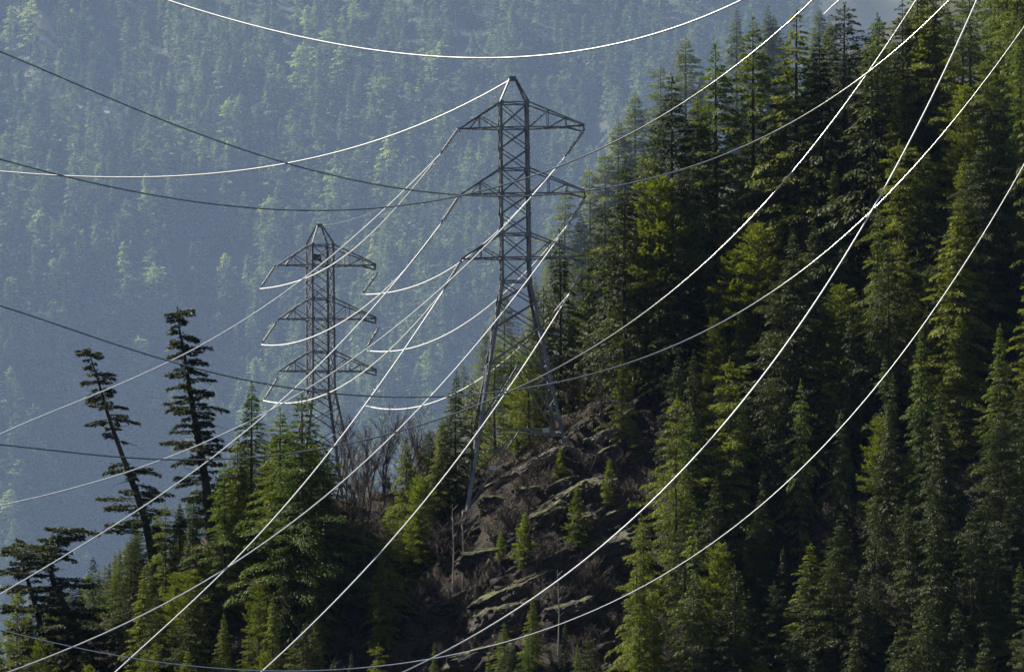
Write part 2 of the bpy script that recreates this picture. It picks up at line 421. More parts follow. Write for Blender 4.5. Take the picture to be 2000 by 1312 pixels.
def make_tree(name, seed, H, R, fol, r0=0.2, lr=0.03, **kw):
    rng = RS(seed)
    axis = kw.pop('axis', None)
    if axis is None:
        bx, by = rng.randn(2) * 0.12
        axis = lambda t: np.array([bx * math.sin(t * 3), by * math.sin(t * 2.3), H * t])
    V, Fc, limbs = crown_arrays(rng, H, R, axis=axis, **kw)
    tm = trunk_mb(H, r0, axis, limbs, rng, every=2, lr=lr).mesh('trunk', M['bark'], True)
    cm = npmesh('crown', V, Fc, M[fol])
    return tm, cm

VAR = {}   # shape name -> list of (H, trunk mesh, crown mesh)
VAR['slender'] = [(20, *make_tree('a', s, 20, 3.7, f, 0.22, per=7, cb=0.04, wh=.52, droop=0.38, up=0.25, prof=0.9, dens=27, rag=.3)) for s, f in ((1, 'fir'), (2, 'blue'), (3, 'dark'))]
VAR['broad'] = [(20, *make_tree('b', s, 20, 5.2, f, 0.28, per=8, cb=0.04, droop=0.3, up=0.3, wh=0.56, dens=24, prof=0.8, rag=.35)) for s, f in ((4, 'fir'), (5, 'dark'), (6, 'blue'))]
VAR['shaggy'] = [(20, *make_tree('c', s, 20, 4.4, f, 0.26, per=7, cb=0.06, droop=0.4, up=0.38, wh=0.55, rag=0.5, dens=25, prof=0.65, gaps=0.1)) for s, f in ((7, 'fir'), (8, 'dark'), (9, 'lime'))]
VAR['round'] = [(16, *make_tree('d', s, 16, 3.5, f, 0.22, per=8, cb=0.03, droop=0.15, up=0.5, wh=0.45, rag=0.35, dens=24, prof=0.5, gaps=0.05)) for s, f in ((10, 'lime'), (11, 'fir'))]
VAR['sparse'] = [(18, *make_tree('e', s, 18, 3.0, f, 0.2, per=6, cb=0.1, droop=0.5, up=0.2, wh=0.55, rag=0.5, dens=24, gaps=0.15, prof=.7)) for s, f in ((12, 'dark'), (13, 'blue'))]
VAR['young'] = [(6, *make_tree('f', s, 6, 1.5, f, 0.09, 0.02, per=6, cb=0.02, droop=0.15, up=0.5, wh=0.24, dens=30, sl=0.3, sw=0.1, rag=0.35)) for s, f in ((14, 'lime'), (15, 'fir'))]

NEAR = []     # placed trees, labelled afterwards
def put_tree(shape, p, H, vi=None, rng=random, lab=None, rx=0.0, ry=0.0, cat='conifer', group=None, sxy=1.0, name='conifer_tree'):
    v = VAR[shape]; H0, tm, cm = v[vi if vi is not None else rng.randrange(len(v))]
    r = empty(name, p); s = H / H0
    r.scale = (s * sxy, s * sxy, s); r.rotation_euler = (rx, ry, rng.uniform(0, 6.28) if (rx == 0 and ry == 0) else 0)
    link('trunk', tm, r); link('crown', cm, r)
    tag(r, lab, cat, group)
    NEAR.append(dict(o=r, shape=shape, H=H, p=Vector(p), lab=lab))
    return r

def by_apex(px, py, H, y0=835, y1=990):
    """stand a tree of height H so that its tip meets this sight line; on the crest its height gives way"""
    ys = np.linspace(y0, y1, 621); r = ray(px, py); t = ys / r.y
    d = r.z * t - H - G(r.x * t, ys)
    k = np.where(d < 0)[0]
    if len(k) and k[0] > 0: i = k[0]
    else: i = int(np.argmin(np.abs(d)))
    x, y = r.x * t[i], ys[i]; g = g1(x, y) - 0.15
    return Vector((x, y, g)), r.z * t[i] - g

# trees one can pick out, (tip px, tip py, height m, shape, variant, label)
HERO = [
 (1222, 314, 21, 'slender', 2, 'dark pointed fir on the ridge just right of the tower, crown clear against haze', 1.15),
 (1313, 150, 24, 'broad', 1, 'tall fir with layered drooping boughs, its tip just left of the small snow patch', 0.95),
 (1398, 86, 25, 'slender', 1, 'tall open fir on the ridge between the layered fir and the long-boughed fir', 1.3),
 (1470, 36, 25, 'broad', 0, 'ridge-top fir with one long bough sticking out on its left near the top', 0.9),
 (1558, 22, 25, 'slender', 0, 'fir topping the skyline where a cable crosses its tip, left of the gap of haze', 1.4),
 (1598, 78, 22, 'slender', 2, 'dark fir crowded behind the skyline fir, beside the gap of haze', 1.3),
 (1362, 185, 22, 'broad', 0, 'green fir half hidden between two tall ridge firs', 0.9),
 (1265, 300, 20, 'shaggy', 0, 'shaggy fir filling the ridge between the pointed dark fir and the snow patch fir', 1.0),
 (1285, 345, 20, 'round', 1, 'blunt-topped conifer under the layered fir on the ridge', 1.0),
 (1180, 400, 20, 'shaggy', 1, 'ragged fir left of the pointed dark fir on the ridge edge', 1.0),
 (1148, 478, 17, 'shaggy', 0, 'fir at the left edge of the stand beside the lowest right crossarm', 1.0),
 (1092, 452, 19, 'slender', 2, 'dark slim fir seen through the gap under the tower right crossarms', 1.1),
 (1062, 560, 15, 'sparse', 0, 'thin fir directly behind the right leg of the near tower', 1.2),
 (1000, 655, 13, 'sparse', 1, 'sparse fir standing between the legs of the near tower', 1.2),
 (1035, 690, 9, 'round', 1, 'low bushy conifer behind the tower, near its right leg', 1.1),
 (892, 728, 12, 'slender', 2, 'taller of the two slim firs just left of the near tower base', 1.15),
 (921, 742, 10, 'sparse', 0, 'thin fir touching the left leg of the near tower', 1.1),
 (862, 815, 9, 'slender', 0, 'bushy fir left of the pair of slim firs by the tower', 1.2),
 (838, 840, 7.5, 'broad', 2, 'small spreading fir on the ridge left of the tower, beside the bare trees', 1.0),
 (792, 852, 12, 'slender', 0, 'sunlit pointed fir standing alone among bare trees left of the tower', 1.2),
 (820, 930, 9, 'round', 0, 'yellow-green conifer below the lone sunlit fir', 1.0),
 (760, 985, 11, 'shaggy', 2, 'yellowish shaggy conifer lower left of the lone sunlit fir', 0.9),
 (745, 1080, 9, 'slender', 0, 'narrow fir in front of the mossy ledge at the slope foot', 1.0),
 (492, 745, 14, 'slender', 1, 'open pointed fir left of the big dark fir under the far tower', 1.25),
 (588, 768, 22, 'broad', 2, 'big dark broad fir standing in front of the far tower', 1.15),
 (548, 800, 18, 'broad', 0, 'broad fir leaning on the left flank of the big dark fir', 1.0),
 (462, 850, 13, 'slender', 0, 'green fir between the straight old tree and the open pointed fir', 1.2),
 (630, 870, 15, 'shaggy', 1, 'dark ragged fir on the right flank of the big dark fir', 1.0),
 (440, 905, 14, 'broad', 2, 'spreading fir at the right foot of the straight old tree', 0.9),
 (322, 985, 12, 'shaggy', 0, 'green fir at the foot of the leaning old tree', 1.0),
 (255, 1065, 10, 'broad', 1, 'low dark fir left of the leaning old tree foot', 1.0),
 (182, 1088, 8, 'sparse', 0, 'thin young fir standing between the crooked tree and the leaning tree', 1.2),
 (352, 985, 8, 'broad', 0, 'low green fir between the feet of the two leaning old trees', 1.0),
 (300, 1050, 7, 'shaggy', 0, 'small shaggy fir left of the leaning tree foot', 1.1),
 (225, 1105, 7, 'broad', 2, 'small broad fir on the knoll edge right of the thin young fir', 1.1),
 (385, 960, 9, 'shaggy', 2, 'yellowish fir just left of the straight old fir foot', 0.9),
 (280, 1110, 13, 'slender', 0, 'pointed fir below the leaning old tree', 1.2),
 (1582, 1062, 13, 'slender', 0, 'light green conical fir standing out before black shade, lower right', 1.7),
 (1452, 1175, 7, 'broad', 0, 'small fir left of the light green conical fir', 1.0),
 (1945, 1075, 12, 'broad', 2, 'lit drooping fir in the lower right corner', 1.0),
 (1992, 1100, 12, 'slender', 1, 'narrow fir cut off by the right edge, bottom corner', 1.2),
 (1040, 1165, 7, 'slender', 0, 'small slim fir at the slope foot under the dark cliff', 1.2),
 (985, 1215, 5.5, 'broad', 2, 'low dark fir left of the small slim fir at the slope foot', 1.0),
 (1548, 470, 22, 'broad', 1, 'big black-green fir with wide level boughs and dark trunk in mid slope', 1.1),
 (1700, 100, 23, 'sparse', 0, 'gaunt tall fir with bare dark trunk beside the cable crossing', 1.4),
 (1650, 10, 22, 'shaggy', 1, 'dark ragged fir right of the gap of haze at the top', 1.2),
 (1815, 35, 17, 'broad', 0, 'green broad fir near the top edge right of the crossing of two cables', 1.1),
 (1795, -40, 19, 'slender', 0, 'fir at the top edge where two cables leave the view', 1.3),
 (1762, 5, 17, 'broad', 1, 'dark broad fir by the top edge left of the steepest cable', 1.0),
 (1830, -30, 18, 'shaggy', 0, 'shaggy fir at the top edge between the two steep cables', 1.1),
 (1870, 390, 20, 'slender', 0, 'tall green fir under the meeting of two cables, right', 1.3),
 (1425, 700, 19, 'shaggy', 0, 'shaggy green fir in mid slope with a long thin trunk below', 1.0),
 (1350, 800, 15, 'slender', 1, 'fir at the left border of the dense stand beside the rocks', 1.3),
 (968, 668, 12, 'shaggy', 0, 'shaggy fir between the legs of the nearer tower, left of centre', 1.0),
 (1052, 610, 14, 'broad', 1, 'dark broad fir right behind the nearer tower, below its waist', 0.9),
 (948, 772, 8, 'broad', 0, 'low broad fir behind the left leg of the nearer tower', 1.0),
 (1010, 745, 8, 'round', 1, 'low bushy conifer in the middle between the tower legs', 1.0),
 (1120, 610, 15, 'broad', 0, 'green broad fir just right of the nearer tower right leg', 1.0),
 (1188, 640, 11, 'slender', 1, 'fir above the rock ledges, right of the tower', 1.3),
 (1215, 700, 8, 'shaggy', 2, 'yellow-green fir next to the highest dark slab', 1.0),
]
rng = random.Random(5)
for (px, py, H, sh, vi, lab, sx) in HERO:
    p, h = by_apex(px, py, H, *((919, 935) if 930 < px < 1200 and py < 800 else (835, 990))); put_tree(sh, p, max(4, h), vi, rng, lab, sxy=sx)

# young conifers growing on the rocks, by the pixel of their foot
for (px, py, H, sh, vi, lab) in [
  (1025, 1105, 4.6, 'young', 0, 'bushy yellow-green young fir in the middle of the rocky slope'),
  (978, 1095, 2.6, 'young', 0, 'smaller yellow-green sapling left of the bushy young fir on the rocks'),
  (1128, 1075, 5.6, 'young', 1, 'dark young fir on the rocks below the pale slab'),
  (1095, 935, 2.8, 'young', 1, 'small green fir close below the right leg of the tower'),
  (1010, 890, 1.8, 'young', 0, 'bright yellow-green sapling between the tower legs'),
  (1190, 985, 4.0, 'young', 1, 'young fir on the dark slabs right of the round boulder'),
  (940, 1010, 1.7, 'young', 0, 'low mossy sapling by the foot of the left tower leg'),
  (1240, 905, 3.5, 'young', 0, 'yellow-green young fir by the edge of the dense stand')]:
    p = hit(px, py); p.z = g1(p.x, p.y) - 0.1; put_tree(sh, p, H, vi, rng, lab, sxy=1.0)

# filler firs of the dense stands: never above the skyline traced by the picked ones, never on the open rocks
SKY = [(-200, 1500), (0, 1150), (150, 1130), (210, 1090), (240, 1050), (300, 1000), (330, 975), (420, 930), (480, 860), (600, 830), (650, 950), (700, 1030), (780, 1000), (840, 880),
       (930, 830), (1000, 800), (1060, 690), (1110, 560), (1150, 500), (1200, 430), (1260, 360), (1310, 250), (1400, 190), (1470, 130), (1560, 130),
       (1625, 180), (1660, 70), (1720, -90), (2200, -400)]
skx = [a for a, b in SKY]; sky_ = [b for a, b in SKY]
OPEN = [(640, 1060), (700, 1000), (900, 930), (1100, 850), (1200, 820), (1260, 900), (1230, 1000), (1260, 1200), (1160, 1312), (660, 1312)]
def inside(x, y, poly):
    c = False; j = len(poly) - 1
    for i in range(len(poly)):
        xi, yi = poly[i]; xj, yj = poly[j]
        if (yi > y) != (yj > y) and x < (xj - xi) * (y - yi) / (yj - yi) + xi: c = not c
        j = i
    return c
pts = [(t['p'].x, t['p'].y) for t in NEAR]
rng = random.Random(11); n_fill = 0; tries = 0
while n_fill < 262 and tries < 12000:
    tries += 1
    y = rng.uniform(838, 935); x = rng.uniform(-52, 56) * 1.0
    z = g1(x, y); bx, by = proj((x, y, z))
    if by < -150 or bx < -130 or bx > 2130: continue
    if inside(bx, by, OPEN) : continue
    if 600 < bx < 1240 and by < 1010 and rng.random() < 0.75: continue
    H = rng.uniform(10, 19.5) * (1.0 if bx > 1150 else 0.62)
    tx, ty = proj((x, y, z + H))
    if ty > 1330 or tx < -60 or tx > 2060: continue
    lim = np.interp(tx, skx, sky_) + 10
    if ty < lim:
        H -= (lim - ty) / 21.6; ty = lim
        if H < 4.5: continue
    if 690 < bx < 1000 and ty < by - 0 and inside(tx, ty + 60, OPEN): continue
    # a tree below the open rocks would hide them
    if 640 < bx < 1235 and ty < 1200: continue
    if 1235 <= bx < 1320 and ty < 930 and by > 800: continue
    if 900 < bx < 1190 and by < 1010 and y < 919: continue
    if any((x - a) ** 2 + (y - b) ** 2 < 5.0 for a, b in pts): continue
    sh = rng.choices(['slender', 'broad', 'shaggy', 'round', 'sparse'], [5, 4, 4, 2 if ty > 250 else 0.6, 1.5])[0]
    vi = None
    if sh in ('slender', 'broad', 'shaggy'):
        vi = rng.choice([0, {'slender': 1, 'broad': 2, 'shaggy': 0}[sh], 1, {'slender': 2, 'broad': 1, 'shaggy': 1}[sh]])
        if bx > 1330 and ty > 640: vi = {'slender': 2, 'broad': 1, 'shaggy': 1}[sh]  # dark needles forced here: shade of the lower right put into crown colour
    elif sh == 'round': vi = 1
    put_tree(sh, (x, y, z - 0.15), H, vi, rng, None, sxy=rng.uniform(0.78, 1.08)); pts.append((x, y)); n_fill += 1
print('filler', n_fill, tries)

# ------------------------------------------------------------------ old ragged trees on the left
def ragged(name, base, spine, sizes, seed, lab, r0, bare=()):
    """spine: pixels from foot to tip at distance of base; sizes: boughs (t, side, length m)"""
    Yb = base.y
    P = [at(a, b, Yb) - base for a, b in spine]
    P = [np.array(p) for p in P]
    seglen = np.cumsum([0] + [np.linalg.norm(P[i + 1] - P[i]) for i in range(len(P) - 1)]); T = seglen / seglen[-1]; H = seglen[-1]
    def axis(t): return np.array([np.interp(t, T, [p[k] for p in P]) for k in range(3)])
    rng = RS(seed); br = []
    for (t, sd, L) in sizes:
        for q in range(3):
            a = (0 if sd > 0 else math.pi) + rng.randn() * 0.45
            br.append((t + rng.randn() * 0.014, a, 1.3 * L * rng.uniform(0.65, 1.15) * (1 if q == 0 else 0.75), rng.uniform(-0.02, 0.16), rng.uniform(0.05, 0.22)))
        for q in range(3):
            br.append((t + rng.randn() * 0.022, rng.choice([1.57, 4.71]) + rng.randn() * 0.4, L * 0.9, 0.1, 0.15))
    V, Fc, limbs = crown_arrays(rng, H, 1, dens=64, sl=0.36, sw=0.13, axis=axis, branches=br, width=0.27)
    root = empty(name, base)
    for (t, a, L) in bare:
        limbs.append((axis(t), np.array([math.cos(a), math.sin(a) * 0.5, 0]), L, rng.uniform(-0.1, 0.15), rng.uniform(-0.1, 0.3)))
    mb = trunk_mb(H, r0, axis, limbs, rng, every=1, lr=0.055, frac=0.8)
    mb.build('trunk', M['bark'], root, True)
    link('crown', npmesh('crown', V, Fc, M['hero']), root)
    tag(root, lab, 'conifer', 'weathered old conifers on the left ridge')
    NEAR.append(dict(o=root, shape='old', H=H, p=base, lab=lab))
def bl(spec): return spec
b1 = hit(412, 1062); b1.z -= 0.4
ragged('old_conifer', b1, [(414, 1064), (404, 960), (388, 860), (372, 770), (360, 690), (350, 640), (346, 604)],
  [(0.985, -1, .8), (0.97, 1, 1.5), (0.955, -1, .9), (0.93, 1, .8), (0.9, -1, 1.0), (0.875, 1, 1.5), (0.85, -1, 1.3), (0.83, 1, 1.8), (0.8, -1, 1.4), (0.76, 1, 1.5), (0.74, -1, 1.6), (0.71, 1, 1.7),
   (0.68, -1, 1.5), (0.65, 1, 1.9), (0.62, -1, 1.7), (0.59, 1, 2.2), (0.55, -1, 2.8), (0.53, 1, 1.8), (0.5, -1, 2.4), (0.46, 1, 2.0), (0.42, -1, 3.2), (0.4, 1, 2.6), (0.36, -1, 2.7), (0.33, 1, 1.8), (0.28, -1, 2.5), (0.24, 1, 2.4),
   (0.2, -1, 2.6), (0.15, 1, 2.0), (0.1, -1, 3.4)],
  21, 'straighter old fir with flat ragged boughs, tallest of the weathered trees', 0.52, [(0.52, 0.1, 3.1), (0.6, 0.2, 2.0), (0.31, 3.2, 2.3)])
b2 = hit(310, 1160); b2.z -= 0.4
ragged('old_conifer', b2, [(312, 1162), (285, 1020), (262, 950), (235, 880), (208, 800), (188, 730), (172, 684)],
  [(0.99, 1, 1.0), (0.975, -1, 1.2), (0.94, -1, 0.8), (0.9, 1, 1.6), (0.86, -1, 1.5), (0.83, 1, 1.2), (0.8, -1, 1.5), (0.75, 1, 2.7), (0.71, -1, 1.7), (0.66, -1, 1.0), (0.52, -1, 2.2), (0.5, 1, 2.4),
   (0.42, 1, 2.7), (0.38, -1, 3.4), (0.34, 1, 2.2), (0.27, -1, 3.8), (0.26, 1, 2.4), (0.18, 1, 2.2), (0.14, -1, 1.4), (0.06, -1, 3.0), (0.02, -1, 3.4)],
  22, 'leaning old fir with long bare dark trunk and flat boughs, second from the left edge', 0.46, [(0.63, 0.1, 2.6), (0.46, 3.1, 2.0), (0.15, 3.2, 3.0), (0.12, 3.0, 3.4), (0.2, 3.3, 2.4), (0.68, 0.3, 1.7)])
b3 = hit(198, 1340); b3.z -= 0.4
ragged('old_conifer', b3, [(200, 1345), (170, 1280), (145, 1220), (125, 1180), (105, 1140), (97, 1105), (108, 1075), (122, 1045), (118, 1033)],
  [(0.99, 1, 2.6), (0.985, -1, 1.2), (0.95, 1, 2.2), (0.93, -1, 1.6), (0.88, -1, 3.6), (0.85, 1, 1.4), (0.82, -1, 3.8), (0.78, -1, 3.2), (0.68, 1, 3.2), (0.62, -1, 3.6), (0.52, -1, 3.4), (0.48, 1, 3.4),
   (0.4, -1, 4.2), (0.36, 1, 3.2), (0.3, 1, 3.8), (0.24, -1, 3.6), (0.16, -1, 4.0), (0.12, 1, 3.0), (0.05, -1, 4)],
  23, 'crooked old fir with a bent trunk and flat top in the bottom left corner', 0.62, [(0.75, 0.0, 1.6), (0.6, 0.1, 1.9)])
b4 = hit(92, 1375); b4.z -= 0.4
ragged('old_conifer', b4, [(93, 1377), (88, 1280), (75, 1200), (50, 1120), (32, 1055)],
  [(0.98, 1, 1.0), (0.95, -1, 1.4), (0.9, 1, 1.5), (0.82, -1, 2.0), (0.78, 1, 2.0), (0.7, -1, 2.6), (0.64, 1, 2.4), (0.58, -1, 3.2), (0.5, 1, 2.6), (0.46, -1, 3.2), (0.38, 1, 2.8), (0.34, -1, 3.6), (0.26, -1, 3.8), (0.2, 1, 3.2), (0.12, -1, 4.2)],
  24, 'dense old fir at the left frame edge behind the crooked tree', 0.5, [(0.93, 3.1, 1.8)])

# ------------------------------------------------------------------ bare deciduous trees and brush
def bare_mb(seed, H, spread=0.5):
    rng = random.Random(seed); mb = MB()
    def grow(p, d, L, r, lev):
        q = p + d * L * 0.5 + Vector((rng.gauss(0, .03) * L, rng.gauss(0, .03) * L, 0)); e = p + d * L
        mb.tube([p, q, e], [r, r * 0.75, r * 0.45], 4 if lev < 2 else 3)
        if lev >= 4: return
        n = (7, 5, 4, 3)[lev]
        for i in range(n):
            s = rng.uniform(0.3, 1.0); a = rng.uniform(0, 6.28); sp = rng.uniform(0.3, 0.9) * spread * (1.4 if lev else 1)
            nd = (d + Vector((math.cos(a) * sp, math.sin(a) * sp, rng.uniform(-.05, .25)))).normalized()
            grow(p.lerp(e, s), nd, L * rng.uniform(0.35, 0.6), max(0.012, r * (1 - 0.6 * s) * 0.6), lev + 1)
    for k in range(1 if H > 5 else 4):
        a = rng.uniform(0, 6.28); ld = 0.05 if H > 5 else 0.45
        grow(Vector((0, 0, -0.2)), Vector((math.cos(a) * ld, math.sin(a) * ld, 1)).normalized(), H * 0.72 * rng.uniform(0.8, 1), 0.0125 * H + 0.02, 0 if H > 5 else 1)
    return mb
BARE_T = [bare_mb(31 + i, 9).mesh('bare_tree', M['twig']) for i in range(3)]
BARE_S = [bare_mb(41 + i, 2.6, 0.9).mesh('bare_shrub', M['twig']) for i in range(3)]
rng = random.Random(17)
BT = []
for i in range(30):
    px = rng.uniform(630, 860); py = rng.uniform(960, 1120); p = hit(px, py); p.z = g1(p.x, p.y)
    o = link('bare_tree', rng.choice(BARE_T)); o.location = p; s = rng.uniform(0.45, 0.95); o.scale = (s, s, s); o.rotation_euler = (rng.gauss(0, .08), rng.gauss(0, .08), rng.uniform(0, 6.28))
    BT.append((o, 'tree', p, s))
for i in range(14):
    px = rng.uniform(1100, 1230); py = rng.uniform(770, 850); p = hit(px, py); p.z = g1(p.x, p.y)
    o = link('bare_tree', rng.choice(BARE_T)); o.location = p; s = rng.uniform(0.25, 0.45); o.scale = (s, s, s); o.rotation_euler = (0, rng.gauss(0, .08), rng.uniform(0, 6.28))
    BT.append((o, 'tree', p, s))
for i in range(190):
    px = rng.uniform(620, 1260); py = rng.uniform(880, 1330); p = hit(px, py); p.z = g1(p.x, p.y)
    o = link('bare_shrub', rng.choice(BARE_S)); o.location = p; s = rng.uniform(0.5, 1.3); o.scale = (s, s, s); o.rotation_euler = (0, 0, rng.uniform(0, 6.28))
    BT.append((o, 'shrub', p, s))
for i in range(16):
    px = rng.uniform(1440, 1560); py = rng.uniform(480, 700); p = hit(px, py); p.z = g1(p.x, p.y)
    o = link('bare_tree', rng.choice(BARE_T)); o.location = p; s = rng.uniform(0.8, 1.3); o.scale = (s, s, s); o.rotation_euler = (0, 0, rng.uniform(0, 6.28))
    BT.append((o, 'tree', p, s))

# pale thin trunks (birches) below the tower
for (px, py, top, tag_) in [(884, 1170, 985, 'pale slim bare trunk, left of two below the tower left foot'), (903, 1165, 1010, 'pale slim bare trunk, right of two below the tower left foot'),
                            (1090, 1290, 1120, 'pale thin dead trunk on the shaded slope foot, right of the cliff')]:
    p = hit(px, py); p.z = g1(p.x, p.y); H = (py - top) / 21.6
    mb = MB(); mb.tube([Vector((0, 0, -0.3)), Vector((0.1, 0, H * 0.5)), Vector((-0.05, 0, H))], [0.075, 0.06, 0.02], 6)
    for k in range(9):
        z = H * (0.45 + 0.06 * k); a = k * 2.4
        mb.tube([Vector((0, 0, z)), Vector((math.cos(a) * .5, math.sin(a) * .5, z + .5))], [0.02, 0.006], 3)
    o = mb.build('bare_birch', M['birch']); o.location = p; tag(o, tag_, 'tree')

# undergrowth: dry stalks, ferns and moss tufts on the open slope and forest floor (nobody could count it)
def undergrowth():
    rng = RS(77); n = 150000
    px = rng.uniform(600, 1290, n * 1); x = rng.uniform(-22, 16, n); y = rng.uniform(852, 922, n)
    z = G(x, y)
    h = rng.uniform(0.1, 0.45, n) * (0.35 + 1.0 * (fbm(x * .3, y * .3) > 0.1))
    a = rng.uniform(0, 6.28, n); le = rng.uniform(0.1, 0.7, n)
    B = np.stack([x, y, z - 0.03], 1)
    D = np.stack([np.cos(a) * le, np.sin(a) * le, np.ones(n)], 1) * h[:, None]
    a2 = rng.uniform(0, 6.28, n); N = np.stack([np.cos(a2), np.sin(a2), 0 * a2], 1) * rng.uniform(0.015, 0.05, n)[:, None]
    V = np.stack([B - N, B + N, B + D], 1).reshape(-1, 3)
    o = link('undergrowth', npmesh('undergrowth', V, np.arange(3 * n).reshape(n, 3), M['brush'])); tag(o, 'dry brown stalks and low green tufts covering the open slope', kind='stuff')
undergrowth()

# ------------------------------------------------------------------ rocks
def rock(px, py, w, h, tilt, seed, lab, pale=False, depth=None, lift=0.0):
    import bmesh
    c = hit(px, py + h * 0.3)
    bm = bmesh.new(); bmesh.ops.create_icosphere(bm, subdivisions=5, radius=1.0)
    W = w / 21.6 / 2; Hh = h / 21.6 / 2; Dp = depth or max(0.6, (W + Hh) * 0.55)
    off = Vector((seed * 7.1, seed * 3.3, 0))
    rng = random.Random(seed)
    planes = [(Vector((rng.gauss(0, 1), rng.gauss(0, 1), rng.gauss(0, 1))).normalized(), rng.uniform(0.6, 0.88)) for _ in range(13)]
    planes.append((Vector((0.1, -0.2, 1)).normalized(), 0.55)); planes.append((Vector((0.0, -1, 0.1)).normalized(), 0.6))
    for v in bm.verts:
        for n, d in planes:
            k = v.co.dot(n) - d
            if k > 0: v.co -= n * k * 0.92
        s = 1 + 0.16 * mnoise.fractal(v.co * 2.2 + off, 1.0, 2.0, 5) + 0.07 * mnoise.fractal(v.co * 7 + off, 1.0, 2.0, 3)
        v.co = Vector((v.co.x * W * s * 1.25, v.co.y * Dp * s, v.co.z * Hh * s * 1.35))
    me = bpy.data.meshes.new('rock'); bm.to_mesh(me); bm.free(); me.materials.append(M['palerock' if pale else 'rock'])
    o = link('boulder' if W < 1.3 else 'rock_outcrop', me); o.location = c + Vector((0, 0.25 * Dp, lift)); o.rotation_euler = (rng.uniform(-.15, .15), math.radians(-tilt), rng.uniform(-.3, .3))
    tag(o, lab, 'rock', 'rocks on the open slope')
RK = [
 (1243, 782, 75, 26, 38, 'dark slab at the top of the rocks, against the firs', 0),
 (1215, 812, 70, 22, 35, 'grey slab just below the topmost dark slab', 0),
 (1165, 850, 70, 24, 25, 'pale sunlit rock right of the tower right foot', 1),
 (1110, 874, 34, 34, 0, 'dark rounded boulder touching the tower right foot', 0),
 (1165, 893, 110, 44, 32, 'long dark slab below the pale sunlit rock', 0),
 (1055, 893, 90, 22, 32, 'smooth grey ledge running down left from the right foot', 1),
 (1000, 925, 90, 15, 27, 'narrow tan sunlit ledge under the tower', 1),
 (1075, 950, 85, 24, 28, 'pale streaked ledge below the narrow tan ledge', 0),
 (1035, 953, 48, 28, 10, 'dark boulder with a bright glint, lower of the tower pair', 0),
 (965, 972, 44, 32, 0, 'dark round boulder right of the tower left foot', 0),
 (1098, 968, 110, 42, 33, 'big slab with mossy upper edge in mid slope', 0),
 (1060, 1000, 80, 30, 30, 'dark slab under the big mossy slab', 0),
 (1170, 945, 70, 70, 20, 'dark blocky face right of the big slab', 0),
 (1195, 1000, 110, 45, 30, 'shadowed shelf at the right border of the rocks', 0),
 (1145, 1010, 60, 70, 10, 'dark cleft rock below the shadowed shelf', 0),
 (1180, 1065, 100, 60, 20, 'dark mass of rock behind the young firs', 0),
 (995, 1040, 70, 28, 20, 'mossy rock beside the fallen pale log', 0),
 (950, 1075, 80, 40, 15, 'dark rock under the fallen pale log', 0),
 (906, 928, 40, 60, 55, 'blue-grey rock face left of the tower left foot', 0),
 (880, 955, 36, 22, 30, 'small outcrop left of the blue-grey face', 0),
 (985, 1150, 130, 34, 30, 'mossy cliff rim above the dark cliff', 0),
 (975, 1195, 120, 90, 15, 'tall dark cliff face at the slope foot', 0),
 (1040, 1130, 70, 40, 30, 'broken dark rock right of the cliff rim', 0),
 (880, 1170, 90, 34, 25, 'dark ledge left of the cliff', 0),
 (700, 1190, 80, 24, 40, 'slab with a yellow mossy edge, lowest on the left', 0),
 (780, 1180, 80, 30, 20, 'dark ledge between the lowest slab and the cliff', 0),
 (840, 1240, 110, 50, 20, 'shaded outcrop under the cliff, left side', 0),
 (950, 1270, 120, 60, 20, 'shaded outcrop under the cliff, bottom edge', 0),
 (1090, 1080, 60, 26, 30, 'small rock left of the dark young fir', 0),
 (1120, 1180, 90, 50, 20, 'shaded rock right of the small slim fir', 0),
]
for i, (px, py, w_, h_, t_, lab, pl) in enumerate(RK): rock(px, py, w_ * 1.15, h_ * 1.3, t_, 100 + i, lab, pl)

def rubble():
    """broken stone between the slabs, nobody could count it"""
    rng = RS(91); V = []; Fc = []
    base = np.array([(-1, -1, -1), (1, -1, -1), (1, 1, -1), (-1, 1, -1), (-1, -1, 1), (1, -1, 1), (1, 1, 1), (-1, 1, 1)], float)
    fc = np.array([(0, 3, 2, 1), (4, 5, 6, 7), (0, 1, 5, 4), (1, 2, 6, 5), (2, 3, 7, 6), (3, 0, 4, 7)])
    k = 0
    for i in range(4200):
        x, y = rng.uniform(-19, 13), rng.uniform(853, 915)
        if fbm(x * .25, y * .25, 2) < -0.1: continue
        sz = rng.uniform(0.07, 0.22) * (1 + 2.2 * rng.rand() ** 6)
        b = (base * (1 - 0.35 * rng.rand(8, 3))) * sz * np.array([1.3, 1, 0.75])
        a = rng.uniform(0, 6.28); c_, s_ = math.cos(a), math.sin(a); tl = -0.5 + rng.randn() * .25
        b = np.stack([b[:, 0] * c_ - b[:, 1] * s_, b[:, 0] * s_ + b[:, 1] * c_, b[:, 2]], 1)
        ct, st = math.cos(tl), math.sin(tl); b = np.stack([b[:, 0] * ct + b[:, 2] * st, b[:, 1], -b[:, 0] * st + b[:, 2] * ct], 1)
        V.append(b + np.array([x, y, g1(x, y) + sz * 0.2])); Fc.append(fc + k); k += 8
    o = link('rubble', npmesh('rubble', np.concatenate(V), np.concatenate(Fc), M['rock'])); tag(o, 'broken dark stones strewn between the slabs', kind='stuff')
rubble()

